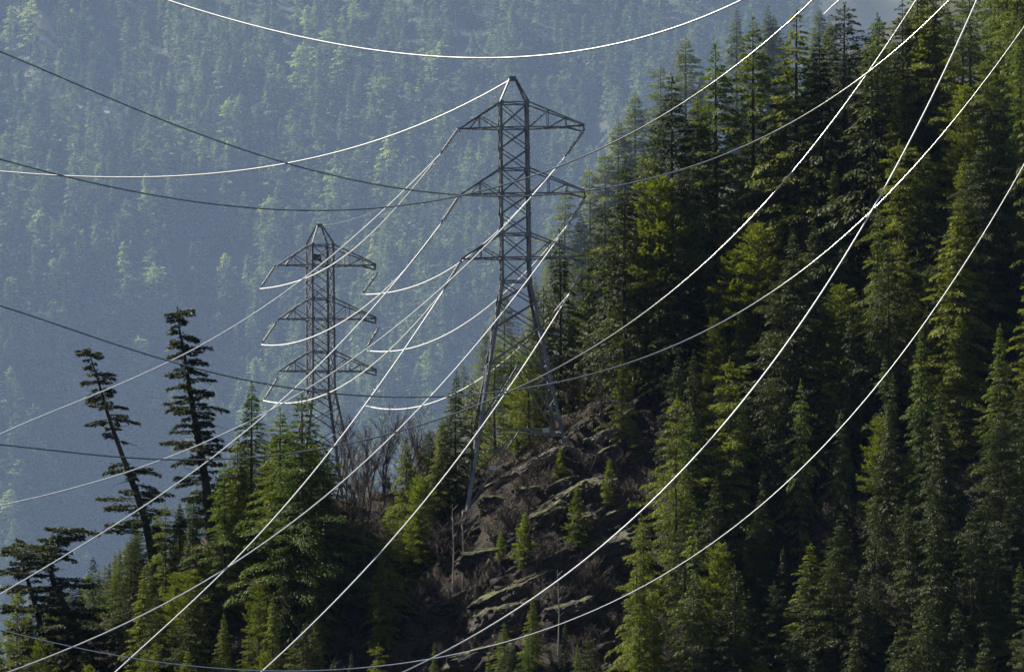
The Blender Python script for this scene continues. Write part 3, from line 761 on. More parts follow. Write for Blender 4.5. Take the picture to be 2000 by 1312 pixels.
# fallen pale log
p = hit(952, 1032); mb = MB(); a = at(944, 1020, p.y - .5); b_ = at(958, 1042, p.y - .9)
mb.tube([Vector(), (b_ - a) * .35 + Vector((.03, 0, .02)), (b_ - a) * .7, (b_ - a)], [0.13, 0.11, 0.12, 0.07], 7)
mb.tube([(b_ - a) * .4, (b_ - a) * .4 + Vector((.25, 0, .15))], [0.04, 0.015], 4)
o = mb.build('fallen_log', M['snag']); o.location = a; tag(o, 'short bleached log lying on the mossy rocks below the tower', 'log')

# ------------------------------------------------------------------ lattice towers
PXM = 21.6
def zt(py): return (930 - py) / PXM
ZB, ZW, ZTOP, ZPK = 0.0, zt(550), zt(197), zt(150)
HW_T, HW_W = 28.5 / PXM, 29.5 / PXM
SPLAY = (98 - 29.5) / (380.0)           # outward run per metre below the waist
def hw(z): return HW_W + (HW_T - HW_W) * (z - ZW) / (ZTOP - ZW) if z >= ZW else HW_W + (ZW - z) * SPLAY
ARMS = [(zt(197), zt(246)), (zt(327), zt(376)), (zt(455), zt(502))]
def build_tower(feet):
    """feet: ground heights for the legs (-x-y, +x-y, -x+y, +x+y), local"""
    root = empty('transmission_tower')
    c = lambda sx, sy, z: Vector((sx * hw(z), sy * hw(z), z))
    for i, (sx, sy) in enumerate(((-1, -1), (1, -1), (-1, 1), (1, 1))):
        mb = MB(); mb.angle(c(sx, sy, ZTOP), c(sx, sy, ZW), -sx, -sy, 0.22); mb.angle(c(sx, sy, ZW), c(sx, sy, feet[i] - 0.4), -sx, -sy, 0.28)
        mb.build('leg', M['steel'], root)
    for i, (sx, sy) in enumerate(((-1, -1), (1, -1), (-1, 1), (1, 1))):
        p = c(sx, sy, feet[i]); ft = MB(); ft.tube([p + Vector((0, 0, -1.2)), p + Vector((0, 0, .25)), p + Vector((0, 0, .3))], [.42, .36, .3], 10); ft.box(p + Vector((0, 0, .32)), (.5, .5, .05)); ft.build('footing', M['concrete'], root)
    br = MB(); W1 = 0.10; W2 = 0.085
    def faces(): return (((-1, -1), (1, -1)), ((-1, 1), (1, 1)), ((-1, -1), (-1, 1)), ((1, -1), (1, 1)))
    lv = [zt(y) for y in (197, 246, 287, 327, 376, 416, 455, 502, 550)]
    for k in range(len(lv) - 1):
        for A, B in faces():
            br.quadbox(c(*A, lv[k]), c(*B, lv[k + 1]), W2); br.quadbox(c(*B, lv[k]), c(*A, lv[k + 1]), W2)
    for z in [zt(y) for y in (197, 246, 327, 376, 455, 502, 548)]:
        for A, B in faces(): br.quadbox(c(*A, z), c(*B, z), W1)
        br.quadbox(c(-1, -1, z), c(1, 1, z), W2)
    lv2 = [zt(y) for y in (550, 590, 640, 712)]
    for k in range(3):
        for A, B in faces():
            br.quadbox(c(*A, lv2[k]), c(*B, lv2[k + 1]), W1); br.quadbox(c(*B, lv2[k]), c(*A, lv2[k + 1]), W1)
    for z in (zt(712), zt(842)):
        for A, B in faces(): br.quadbox(c(*A, z), c(*B, z), W1)
    for A, B in faces():
        m1 = (c(*A, zt(712)) + c(*B, zt(712))) / 2; br.quadbox(m1, c(*A, zt(842)), W1 * 1.2); br.quadbox(m1, c(*B, zt(842)), W1 * 1.2)
        for f in (0.35, 0.68):
            for Q in (A, B):
                z = zt(712) + (zt(842) - zt(712)) * f; q = m1.lerp(c(*Q, zt(842)), f); br.quadbox(q, c(*Q, z), W2 * 0.8); br.quadbox(q, c(*Q, z + 1.0), W2 * 0.8)
        m2 = (c(*A, zt(842)) + c(*B, zt(842))) / 2
        for Q in (A, B):
            i = [(-1, -1), (1, -1), (-1, 1), (1, 1)].index(Q); f = c(*Q, feet[i] + 0.3)
            br.quadbox(m2, f, W1 * 1.3)
            for t in (0.3, 0.62):
                q = m2.lerp(f, t); z = q.z; br.quadbox(q, c(*Q, z), W2 * 0.8)
    for z in [zt(y) for y in (197, 246, 327, 376, 455, 502, 548, 712, 842)]:
        for sx in (-1, 1):
            for sy in (-1, 1):
                q = c(sx, sy, z); br.box(q + Vector((-sx * .17, sy * .02, 0)), (.34, .03, .36)); br.box(q + Vector((sx * .02, -sy * .17, 0)), (.03, .34, .36))
    br.build('bracing', M['steel'], root)
    sb = MB(); z = zt(842)
    while z < ZTOP:
        q = c(1, -1, z); sb.quadbox(q, q + Vector((.16, -.02, 0)), .03); z += .42
    sb.build('step_bolts', M['steel'], root)
    # peak
    pk = MB(); ap = Vector((-0.05, 0, ZPK))
    for sx in (-1, 1):
        for sy in (-1, 1): pk.quadbox(c(sx, sy, ZTOP), ap + Vector((sx * .3, sy * .25, 0)), 0.13)
    pk.quadbox(c(-1, -1, ZTOP).lerp(ap, .5), c(-1, 1, ZTOP).lerp(ap, .5), 0.08); pk.quadbox(c(1, -1, ZTOP).lerp(ap, .5), c(1, 1, ZTOP).lerp(ap, .5), 0.08)
    pk.build('peak', M['steel'], root)
    cp = MB(); cp.tube([ap + Vector((-.3, 0, .05)), ap + Vector((.32, 0, .05))], 0.22, 10); cp.box(ap + Vector((0, 0, .02)), (.74, .36, .1)); cp.box(ap + Vector((0, 0, .24)), (.6, .5, .06))
    cp.build('peak_cap', M['steel'], root)
    # crossarms
    for (zu, zl) in ARMS:
        mb = MB(); tip = Vector((-106 / PXM, 0, zl - 0.03))
        for sy in (-1, 1):
            u0, l0 = c(-1, sy, zu), c(-1, sy, zl); mb.quadbox(u0, tip + Vector((0, sy * .06, 0)), 0.11); mb.quadbox(l0, tip + Vector((0, sy * .06, 0)), 0.11)
            a1, b1 = u0.lerp(tip, .5), l0.lerp(tip, .5); mb.quadbox(a1, b1, 0.08); mb.quadbox(a1, l0, 0.08)
            mb.quadbox(b1.lerp(tip, .5), a1, 0.07)
        for t in (0.25, .5, .75):
            mb.quadbox(c(-1, -1, zl).lerp(tip, t), c(-1, 1, zl).lerp(tip, t), 0.07); mb.quadbox(c(-1, -1, zu).lerp(tip, t), c(-1, 1, zu).lerp(tip, t), 0.06)
        mb.quadbox(c(-1, -1, zl), c(-1, 1, zl).lerp(tip, .5), 0.07); mb.quadbox(tip, tip - Vector((0, 0, .35)), 0.09)
        mb.build('crossarm', M['steel'], root)
        mb = MB(); xt = 138 / PXM; tu = Vector((xt, 0, zl + 6 / PXM)); td = Vector((xt, 0, zl - 8 / PXM)); kx = 104 / PXM
        for sy in (-1, 1):
            o_ = Vector((0, sy * 0.3, 0)); u0, l0 = c(1, sy, zu), c(1, sy, zl)
            kk = Vector((kx, sy * 0.42, zl + 1.5 / PXM)); mb.quadbox(u0, tu + o_, 0.12); mb.quadbox(l0, kk, 0.11); mb.quadbox(kk, td + o_ * .4, 0.10); mb.quadbox(kk, tu + o_, 0.08)
            mb.quadbox(tu + o_, td + o_ * .4, 0.10)
            for f in (0.35, 0.68):
                q = u0.lerp(tu + o_, f); r_ = Vector((q.x, l0.y + (kk.y - l0.y) * min(1, (q.x - l0.x) / (kk.x - l0.x)), zl + 1 / PXM * min(1, f))); mb.quadbox(q, r_, 0.075)
                mb.quadbox(q, l0 if f < .5 else Vector((u0.lerp(tu + o_, .35).x, r_.y, zl)), 0.075)
        for f in (0.2, .4, .6, .8, 1.0):
            x = c(1, 1, zl).x + (kx - c(1, 1, zl).x) * f; yy = c(1, 1, zl).y + (0.42 - c(1, 1, zl).y) * f; mb.quadbox(Vector((x, -yy, zl)), Vector((x, yy, zl)), 0.07)
            x2 = kx + (xt - kx) * f; mb.quadbox(Vector((x2, -.3, zl + 4 / PXM)), Vector((x2, .3, zl + 4 / PXM)), .06)
        mb.quadbox(c(1, -1, zl), Vector((kx, .42, zl)), 0.07)
        ca = mb.build('crossarm', M['steel'], root)
        pb = MB(); pb.box(((kx + xt) / 2, 0, zl + 3.6 / PXM), (xt - kx, 0.62, 0.10)); pb.build('end_plate', M['steel'], ca)
    return root
D1, D2 = 912.0, 1110.0
TS = D1 / 900.0
T1P = at(1012, 930, D1)
def ground_feet(P, sc, yaw):
    out = []
    for sx, sy in ((-1, -1), (1, -1), (-1, 1), (1, 1)):
        z = 0.0
        for _ in range(6):
            v = Matrix.Rotation(yaw, 3, 'Z') @ Vector((sx * hw(z), sy * hw(z), 0)) * sc; z = (g1(P.x + v.x, P.y + v.y) - P.z) / sc
        out.append(z + 0.12)
    return out
t1 = build_tower(ground_feet(T1P, TS, math.radians(4.5))); t1.scale = (TS,) * 3
t1.location = T1P; t1.rotation_euler = (0, math.radians(-0.75), math.radians(4.5))
tag(t1, 'nearer and larger steel lattice tower, standing on the rocky knoll', 'pylon', 'lattice towers')
# numbered plates
def plate(px_, py_, txt, root):
    # placed on the near face of the tower
    x = (px_ - 1010) / PXM; z = zt(py_); y = -hw(z) - 0.12
    mb = MB(); mb.box((0, 0, 0), (0.58, 0.03, 0.36)); s = mb.build('sign_plate', M['white'], root); s.location = (x, y, z); s['label'] = 'small white plate with dark characters fixed to the lower bracing'
    if txt:
        cu = bpy.data.curves.new('lettering', 'FONT'); cu.body = txt; cu.size = 0.25; cu.align_x = 'CENTER'; cu.align_y = 'CENTER'; cu.extrude = 0.004
        cu.materials.append(M['ink']); to = bpy.data.objects.new('tmp', cu); COL.objects.link(to); bpy.context.view_layer.update(); me_ = bpy.data.meshes.new_from_object(to); bpy.data.objects.remove(to); t = link('lettering', me_, s); t.location = (0, -0.022, 0); t.rotation_euler = (math.pi / 2, 0, 0)
plate(1059, 846, '26-7', t1); plate(953, 919, '267', t1)
t2p = at(625, 440, D2); t2p = Vector((t2p.x + 0.28, D2, t2p.z - ZPK - 0.1))
t2 = build_tower(ground_feet(t2p, 1.0, math.radians(16.5))); t2.location = t2p; t2.rotation_euler = (0, math.radians(-0.5), math.radians(16.5))
tag(t2, 'farther and smaller steel lattice tower rising behind the dark firs', 'pylon', 'lattice towers')
eb = MB(); eb.box((-0.35, 0.2, zt(226)), (0.95, 0.5, 0.7)); eb.quadbox(Vector((-0.9, .2, zt(226))), Vector((0.3, .2, zt(236))), .15); eb.build('equipment_box', M['fitting'], t2)
for q in (-1, 1):
    for s in (-1, 1): pass
# concrete footings are hidden in brush; short stubs
# ------------------------------------------------------------------ insulator strings
def insulator_protos(L=2.75, n=15):
    mb = MB(); prof = []
    r0 = 0.045; z = 0; p = []; r = []
    step = L / n
    for i in range(n):
        b0 = -i * step
        for dz, rr in ((0, .05), (-.03, .07), (-.045, .21), (-.085, .235), (-.10, .18), (-.11, .05)):
            p.append(Vector((0, 0, b0 + dz))); r.append(rr)
    p.append(Vector((0, 0, -L))); r.append(.05)
    mb.tube(p, r, 12); nf = len(mb.f)
    for i in range(n): mb.tube([Vector((0, 0, -i * step + .03)), Vector((0, 0, -i * step - .045))], [.11, .16], 10)
    mb.box((0, 0, -L - .36), (.34, .12, .14))
    disc = mb.mesh('disc_string', M['glaze'], True); disc.materials.append(M['wire'])
    for pl_ in list(disc.polygons)[nf:]: pl_.material_index = 1
    e = MB(); e.quadbox(Vector((0, 0, .32)), Vector((0, 0, 0)), .11); e.box((0, 0, .3), (.16, .12, .08))
    e.quadbox(Vector((0, 0, -L)), Vector((0, 0, -L - .3)), .11); e.box((0, 0, -L - .22), (.5, .06, .07)); 
    fit = e.mesh('end_fitting', M['fitting'])
    return disc, fit
DISC, FIT = insulator_protos()
LI = 2.75 + .66
def insulator(top, bot, Y, lab, grp):
    a = at(*top, Y) + Vector((0, -0.05, 0)); b = at(*bot, Y)
    d = (a - b); s = d.length / LI
    o = empty('insulator_string', a - d.normalized() * .3 * s); o.rotation_mode = 'QUATERNION'; o.rotation_quaternion = d.to_track_quat('Z', 'Y'); o.scale = (s if s > .85 else .9,) * 2 + (s,)
    link('disc_string', DISC, o); link('end_fitting', FIT, o)
    tag(o, lab, 'insulator', grp); return b
lvn = ('top', 'middle', 'bottom')
T1L = [((897, 249), (860, 301)), ((898, 381), (861, 437)), ((901, 508), (866, 567))]
T1R = [((1142, 253), (1103, 307)), ((1144, 385), (1110, 437)), ((1145, 514), (1113, 571))]
T2L = [((538, 519), (508, 563)), ((540, 629), (511, 672)), ((543, 737), (515, 782))]
T2R = [((738, 532), (708, 574)), ((740, 640), (713, 684)), ((742, 748), (714, 791))]
for k in range(3):
    insulator(*T1L[k], D1, f'slanting disc string under the left tip of the {lvn[k]} crossarm, nearer tower', 'insulator strings on the nearer tower')
    insulator(*T1R[k], D1, f'slanting disc string under the right tip of the {lvn[k]} crossarm, nearer tower', 'insulator strings on the nearer tower')
    insulator(*T2L[k], D2, f'short slanting disc string under the left tip of the {lvn[k]} crossarm, farther tower', 'insulator strings on the farther tower')
    insulator(*T2R[k], D2, f'short slanting disc string under the right tip of the {lvn[k]} crossarm, farther tower', 'insulator strings on the farther tower')
insulator((1668, -34), (1624, 14), 905, 'disc string entering at the top beside the gap of haze', 'insulator strings')

# ------------------------------------------------------------------ wires: each hangs in one vertical plane
def wire(lab, pts, A, B, r=0.06, m='wire', deg=4, ext=(0, 0), cat='cable', grp='overhead power cables', n=90):
    """pts: sighted points; A/B: (px, distance) fixing the vertical plane the wire hangs in"""
    P = np.array(pts, float); o = np.argsort(P[:, 0]); P = P[o]
    deg = min(deg, len(P) - 1)
    x0, x1 = P[0, 0], P[-1, 0]; t = (P[:, 0] - x0) / (x1 - x0) * 2 - 1
    wts = np.ones(len(P)); wts[0] = wts[-1] = 6
    cf = np.polyfit(t, P[:, 1], deg, w=wts)
    xs = np.linspace(x0, x1, n); ts = (xs - x0) / (x1 - x0) * 2 - 1; ys = np.polyval(cf, ts)
    s0 = (ys[1] - ys[0]) / (xs[1] - xs[0]); s1 = (ys[-1] - ys[-2]) / (xs[-1] - xs[-2])
    L = [(xs[0] - ext[0] * q, ys[0] - s0 * ext[0] * q) for q in (1, .5)] if ext[0] else []
    R = [(xs[-1] + ext[1] * q, ys[-1] + s1 * ext[1] * q) for q in (.5, 1)] if ext[1] else []
    pl = L + list(zip(xs, ys)) + R
    a = ray(A[0], 656); a = Vector((a.x / a.y * A[1], A[1])); b = ray(B[0], 656); b = Vector((b.x / b.y * B[1], B[1]))
    d = b - a; out = []
    for (px, py) in pl:
        rr = ray(px, py); u = rr.x / rr.y
        # a.x + s d.x = u (a.y + s d.y)
        s = (u * a.y - a.x) / (d.x - u * d.y); Y = a.y + s * d.y
        out.append(rr * (Y / rr.y))
    c0 = out[len(out) // 2].copy()
    mb = MB(); mb.tube([p - c0 for p in out], r, 7)
    o = mb.build('power_cable', M[m], None, True); o.location = c0
    tag(o, lab, cat, grp); return o
NE = 846   # distance at the frame's left border of the span running towards the viewer's left
wire('white conductor from the top left insulator of the nearer tower to the left edge', [(0, 848), (190, 768), (365, 690), (500, 609), (591, 545), (761, 400), (860, 302)], (861, D1), (0, NE), ext=(300, 0))
wire('white conductor from the middle left insulator of the nearer tower to the left edge', [(0, 1160), (150, 1074), (300, 970), (430, 882), (500, 829), (591, 743), (782, 537), (861, 438)], (861, D1), (0, NE), ext=(300, 0))
wire('white conductor from the bottom left insulator of the nearer tower to the frame bottom', [(225, 1312), (320, 1225), (450, 1103), (500, 1050), (576, 964), (645, 881), (713, 791), (774, 705), (866, 568)], (866, D1), (0, NE), ext=(200, 0))
wire('conductor from the top right insulator of the nearer tower to the left edge', [(0, 987), (229, 930), (381, 869), (500, 817), (591, 764), (668, 716), (710, 686), (873, 556), (976, 450), (1040, 380), (1103, 308)], (1103, D1 - 3), (0, NE - 4), ext=(300, 0))
wire('conductor from the middle right insulator of the nearer tower to the bottom left corner', [(30, 1307), (145, 1262), (305, 1187), (450, 1105), (500, 1069), (633, 970), (729, 888), (805, 812), (919, 686), (1006, 579), (1080, 480), (1110, 438)], (1110, D1 - 3), (0, NE - 6), ext=(300, 0))
wire('conductor from the bottom right insulator of the nearer tower to the frame bottom', [(510, 1312), (614, 1212), (729, 1098), (832, 972), (903, 884), (987, 769), (1062, 654), (1113, 572)], (1113, D1 - 3), (300, NE - 6), ext=(200, 0))
# span between the towers
wire('sagging conductor joining the top left insulators of both towers', [(508, 564), (540, 561), (591, 545), (640, 522), (687, 490), (730, 452), (780, 400), (820, 350), (860, 302)], (508, D2), (861, D1))
wire('sagging conductor joining the middle left insulators of both towers', [(511, 673), (550, 673), (595, 663), (645, 644), (690, 613), (735, 582), (782, 537), (861, 438)], (511, D2), (861, D1))
wire('sagging conductor joining the bottom left insulators of both towers', [(515, 782), (542, 787), (576, 787), (633, 770), (683, 745), (713, 724), (767, 680), (810, 632), (866, 568)], (515, D2), (866, D1))
wire('sagging conductor joining the top right insulators of both towers', [(708, 575), (744, 575), (786, 566), (843, 543), (900, 512), (934, 486), (990, 436), (1050, 368), (1103, 308)], (708, D2), (1103, D1))
wire('sagging conductor joining the middle right insulators of both towers', [(713, 684), (763, 686), (790, 683), (840, 667), (919, 625), (985, 573), (1034, 524), (1075, 480), (1110, 438)], (713, D2), (1110, D1))
wire('sagging conductor joining the bottom right insulators of both towers', [(714, 792), (767, 799), (824, 792), (880, 773), (949, 733), (963, 721), (1010, 682), (1062, 633), (1113, 572)], (714, D2), (1113, D1))
wire('thin grey earth wire joining the peaks of the two towers', [(627, 441), (700, 425), (790, 378), (870, 305), (940, 225), (1003, 153)], (627, D2), (1003, D1), r=0.035, m='wiredull')
wire('white earth wire from the nearer tower peak sagging to the left frame edge', [(0, 335), (100, 342), (250, 347), (400, 341), (600, 311), (800, 253), (900, 208), (1001, 154)], (1003, D1), (0, 930), ext=(300, 0), r=0.075)
# the crossing line, overhead and nearer than the stands
wire('white wire making a shallow arc across the top of the view above the tower', [(325, 0), (500, 52), (700, 94), (850, 110), (1000, 114), (1120, 101), (1275, 68), (1450, 0)], (325, 850), (1450, 815), ext=(300, 300), r=0.068)
RA = dict(ext=(250, 350), grp='cables of the crossing line')
wire('highest thin cable of the crossing line, passing over the nearer tower body', [(0, 311), (125, 346), (250, 370), (375, 393), (600, 411), (750, 405), (900, 384), (1000, 359), (1100, 320), (1200, 275), (1300, 222), (1400, 158), (1500, 82), (1588, 0)], (0, 808), (1588, 800), r=0.062, m='wiredark', **RA)
wire('thin cable dark over the haze at the left, crossing the middle crossarm and rising right', [(0, 101), (275, 216), (550, 318), (700, 354), (790, 369), (900, 380), (1000, 384), (1140, 374), (1250, 350), (1400, 310), (1500, 268), (1600, 208), (1690, 147), (1775, 70), (1855, 0)], (0, 812), (1855, 800), r=0.062, m='wiredark', deg=5, **RA)
wire('bright cable from the top right dropping into a long low sag to the left edge', [(0, 868), (190, 888), (400, 898), (500, 892), (650, 873), (850, 818), (1000, 763), (1100, 715), (1250, 617), (1390, 500), (1500, 391), (1600, 272), (1690, 150), (1790, 0)], (0, 796), (1790, 802), r=0.065, m='wiredark', deg=6, **RA)
wire('cable crossing dark at the left and rising bright to the right edge', [(0, 597), (100, 632), (220, 672), (370, 713), (500, 744), (650, 769), (780, 776), (900, 773), (1000, 764), (1100, 747), (1250, 697), (1390, 632), (1500, 580), (1600, 507), (1690, 430), (1800, 306), (1900, 185), (2000, 54)], (0, 806), (2000, 801), r=0.066, m='wiredark', deg=6, **RA)
wire('thick bright cable sweeping steeply from the top right down to the bottom centre', [(787, 1312), (900, 1255), (1000, 1196), (1150, 1085), (1200, 1044), (1301, 953), (1402, 844), (1500, 719), (1557, 640), (1652, 497), (1690, 433), (1767, 297), (1843, 141), (1908, 0)], (787, 785), (1908, 802), r=0.058, deg=5, **RA)
wire('lowest bright cable, from the right edge across the shaded firs to bottom left', [(0, 1229), (152, 1264), (267, 1286), (381, 1301), (500, 1308), (614, 1309), (729, 1302), (843, 1285), (1000, 1250), (1200, 1172), (1301, 1119), (1452, 1018), (1580, 900), (1633, 844), (1690, 781), (1767, 682), (1843, 575), (1896, 500), (1957, 400), (2000, 322)], (0, 790), (2000, 806), r=0.04, deg=6, **RA)
wire('short conductor end hanging from the insulator by the gap of haze', [(1609, 28), (1616, 21), (1624, 14)], (1609, 905), (1624, 905), r=0.045, deg=1, grp='overhead power cables')
wire('white conductor running up from the insulator by the gap of haze', [(1624, 14), (1640, 0), (1680, -35)], (1624, 904), (1680, 904), r=0.06, deg=1, ext=(0, 200))

# ------------------------------------------------------------------ far mountainside
def far_hit(px, py, y0=9310, y1=11400, n=500):
    r = ray(px, py); ys = np.linspace(y0, y1, n); t = ys / r.y; d = r.z * t - G(r.x * t, ys); k = np.where(d < 0)[0]
    i = k[0] if len(k) else -1
    return Vector((r.x * t[i], ys[i], r.z * t[i]))
def forest():
    rng = RS(5)
    vs = []
    for s in range(6):
        H = 1.0
        V, Fc, _ = crown_arrays(RS(200 + s), 45.0, (8.2, 9.5, 7.0, 10.5, 8.5, 9.0)[s], cb=0.08, wh=2.1, per=6, droop=0.3, up=0.35, dens=0.95, sl=2.6, sw=1.5, rag=0.45, prof=(0.8, 0.6, 0.9, 0.5, 0.7, 0.6)[s], gaps=0.1, tri=True, width=0.3)
        vs.append(V.astype(np.float32))
    out = []; tone = []
    xs = []; 
    n = 0
    def batch(x, y, Hs, cut):
        z = G(x, y)
        for i in range(len(x)):
            V = vs[rng.randint(len(vs))]; s = Hs[i] / 45.0; a = rng.rand() * 6.28; ca, sa = math.cos(a) * s, math.sin(a) * s
            W = np.empty_like(V); W[:, 0] = V[:, 0] * ca - V[:, 1] * sa + x[i]; W[:, 1] = V[:, 0] * sa + V[:, 1] * ca + y[i]; W[:, 2] = V[:, 2] * s + z[i]
            out.append(W); tone.append(np.full(len(V), tn[i], np.float32))
    N = 5200
    y = rng.uniform(6450, 7420, N) * K; x = rng.uniform(-1, 1, N) * (0.062 * y)
    k = x < (200 + rng.rand(N) * 40) * K; x = x[k]; y = y[k]
    z = G(x, y); ww = y * CP + z * SP; px = 1000 + F * x / ww; py = 656 - F * (z * CP - y * SP) / ww
    rk = rocky(px, py) ; keep = rng.rand(len(x)) > np.clip(rk * 0.7, 0, 0.5)
    x, y, px, py = x[keep], y[keep], px[keep], py[keep]
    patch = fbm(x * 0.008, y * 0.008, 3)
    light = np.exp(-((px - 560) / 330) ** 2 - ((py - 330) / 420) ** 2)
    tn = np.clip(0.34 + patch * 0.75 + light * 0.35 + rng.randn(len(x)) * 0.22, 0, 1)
    Hs = K * rng.uniform(27, 52, len(x)) * (1 - 0.3 * np.clip(1 - py / 300, 0, 1))
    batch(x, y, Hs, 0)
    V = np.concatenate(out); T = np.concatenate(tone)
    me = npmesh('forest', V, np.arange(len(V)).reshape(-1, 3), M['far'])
    at_ = me.attributes.new('tone', 'FLOAT', 'POINT'); at_.data.foreach_set('value', T)
    o = link('forest', me); tag(o, 'hazy conifer forest covering the far mountainside', kind='stuff')
    print('forest verts', len(V))
forest()
def spur_forest():
    """firs on the nearer hazy spur behind the ridge: few enough to be trees of their own"""
    rng = random.Random(9); k = 0
    res = []
    spots = [(985, 562, 22), (948, 640, 17), (905, 712, 15), (1105, 372, 20), (1150, 330, 18), (1075, 470, 18), (1180, 300, 17), (1208, 235, 18), (1240, 180, 18), (1135, 420, 18),
             (1020, 640, 16), (968, 690, 14), (880, 770, 14), (862, 830, 13), (1290, 130, 18), (1340, 70, 18), (1440, 20, 20), (1510, 30, 18), (1620, 40, 18), (1635, 110, 16), (1160, 460, 16), (930, 800, 14), (1500, 10, 19), (1600, 15, 19), (1045, 540, 17), (1118, 500, 17), (1230, 290, 16), (1530, 80, 15), (1590, 60, 15), (1370, 140, 16)]
    for (px, py, H) in spots:
        ys = np.linspace(2400, 2650, 400); r = ray(px, py); t = ys / r.y; d = r.z * t - H - G(r.x * t, ys); kk = np.where(d < 0)[0]
        i = kk[0] if len(kk) else int(np.argmin(np.abs(d)))
        x, y = r.x * t[i], ys[i]; g = g1(x, y); h = max(8, r.z * t[i] - g)
        sh = rng.choice(['slender', 'broad', 'shaggy']); v = VAR[sh][0]
        o = empty('hazy_conifer', (x, y, g)); s = h / v[0]; o.scale = (s * 1.15, s * 1.15, s); o.rotation_euler = (0, 0, rng.uniform(0, 6))
        link('trunk', v[1], o); c = link('crown', v[2], o)
        res.append((px, py, o))
    res.sort(key=lambda q: q[0])
    return res
SPURS = spur_forest()
ORD = ['first', 'second', 'third', 'fourth', 'fifth', 'sixth', 'seventh', 'eighth', 'ninth', 'tenth', 'eleventh', 'twelfth', 'thirteenth', 'fourteenth', 'fifteenth', 'sixteenth', 'seventeenth', 'eighteenth', 'nineteenth', 'twentieth']
ORD += ['twenty-' + q for q in ORD[:9]] + ['thirtieth'] + ['thirty-' + q for q in ORD[:9]] + ['fortieth']
for i, (px, py, o) in enumerate(SPURS):
    tag(o, f'{ORD[i]} from the left of the pale hazy firs on the spur behind the ridge', 'conifer', 'hazy firs on the spur behind the ridge')

# big sunlit conifers on the far side, countable
FARV = []
for s in range(5):
    H, R = 48, (10.0, 8.5, 11.5, 8.0, 12.0)[s]
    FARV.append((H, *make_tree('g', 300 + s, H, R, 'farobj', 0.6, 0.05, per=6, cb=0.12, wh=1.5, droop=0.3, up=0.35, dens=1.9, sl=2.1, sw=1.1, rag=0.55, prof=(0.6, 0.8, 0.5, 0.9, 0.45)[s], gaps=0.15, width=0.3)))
FARPOS = [(430, 115, 44), (480, 118, 40), (592, 88, 56), (640, 60, 42), (665, 95, 48), (545, 130, 40), (575, 145, 38), (530, 150, 45), (447, 195, 42), (500, 240, 36), (700, 130, 40), (745, 150, 52), (795, 165, 40),
 (860, 85, 46), (845, 100, 34), (600, 15, 46), (690, 10, 40), (330, 5, 40), (360, 20, 36), (335, 235, 52), (325, 310, 40), (395, 270, 38), (445, 280, 44), (285, 345, 56), (355, 350, 40), (190, 325, 52), (245, 390, 34),
 (655, 330, 54), (690, 380, 36), (760, 265, 52), (835, 150, 40), (740, 390, 34), (548, 335, 44), (525, 385, 40), (475, 380, 36), (520, 250, 34), (78, 415, 50), (75, 480, 40), (225, 415, 40), (240, 480, 56), (160, 455, 40), (130, 530, 44),
 (300, 520, 52), (340, 560, 38), (105, 510, 40), (20, 545, 40), (205, 520, 36), (440, 500, 42), (390, 470, 36), (730, 455, 46), (785, 470, 44), (670, 415, 40), (840, 480, 36), (120, 660, 52), (60, 640, 40), (270, 660, 44), (200, 600, 36), (20, 720, 42), (150, 740, 46),
 (305, 760, 40), (230, 790, 38), (75, 860, 48), (40, 900, 42), (110, 900, 44), (20, 960, 46), (150, 950, 36), (460, 640, 34), (500, 700, 36), (870, 560, 38), (800, 620, 40), (830, 690, 36), (770, 700, 34), (900, 200, 34), (935, 300, 36), (60, 5, 44), (20, 15, 40), (140, 20, 34)]
FT = []
rng = random.Random(3)
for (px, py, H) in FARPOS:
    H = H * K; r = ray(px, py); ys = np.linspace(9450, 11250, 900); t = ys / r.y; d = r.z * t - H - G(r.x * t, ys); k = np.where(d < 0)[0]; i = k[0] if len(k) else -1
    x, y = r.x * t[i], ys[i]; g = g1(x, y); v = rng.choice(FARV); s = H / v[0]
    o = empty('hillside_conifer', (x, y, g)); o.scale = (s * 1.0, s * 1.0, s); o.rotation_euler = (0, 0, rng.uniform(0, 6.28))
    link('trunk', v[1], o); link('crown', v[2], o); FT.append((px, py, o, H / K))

# dead bleached snags on the far side
SN = [(888, 15, 62, 'brightest bleached dead trunk on the far slope, above the nearer tower'), (118, 82, 26, 'bleached dead trunk standing on the pale scree, upper left'), (893, 172, 60, 'long faint dead trunk just left of the nearer tower top'),
      (112, 50, 30, 'faint dead trunk above the scree trunk'), (258, 95, 34, 'faint dead trunk right of the scree'), (333, 150, 34, 'thin grey snag between scree and the sunlit firs'), (30, 485, 24, 'short pale snag near the left edge, below the dark cable'),
      (194, 490, 22, 'short pale snag in the middle left forest'), (717, 400, 26, 'thin snag between the tower peaks'), (1060, 40, 60, 'tall faint snag right of the nearer tower top'), (1086, 160, 34, 'short faint snag above the right crossarms')]
for (px, py, L, lab) in SN:
    H = L / F * 10300; r = ray(px, py); ys = np.linspace(9450, 11250, 900); t = ys / r.y; d = r.z * t - H - G(r.x * t, ys); k = np.where(d < 0)[0]; i = k[0] if len(k) else -1
    x, y = r.x * t[i], ys[i]; g = g1(x, y); mb = MB(); rr = 0.85 if 'brightest' in lab or 'scree' in lab else 0.5
    mb.tube([Vector((1.5, 0, -1)), Vector((0.9, -2, H * .4)), Vector((0, -6, H))], [rr, rr * .8, rr * .3], 6)
    for q in range(7):
        z = H * (.35 + .08 * q); a = q * 2.1; mb.tube([Vector((.6, -2 - q * .5, z)), Vector((.6 + math.cos(a) * 2, -2 - q * .5 + math.sin(a) * 2, z + .6))], [rr * .25, .05], 3)
    o = mb.build('dead_snag', M['snag']); o.location = (x, y, g); tag(o, lab, 'dead tree', 'bleached snags on the far slope')
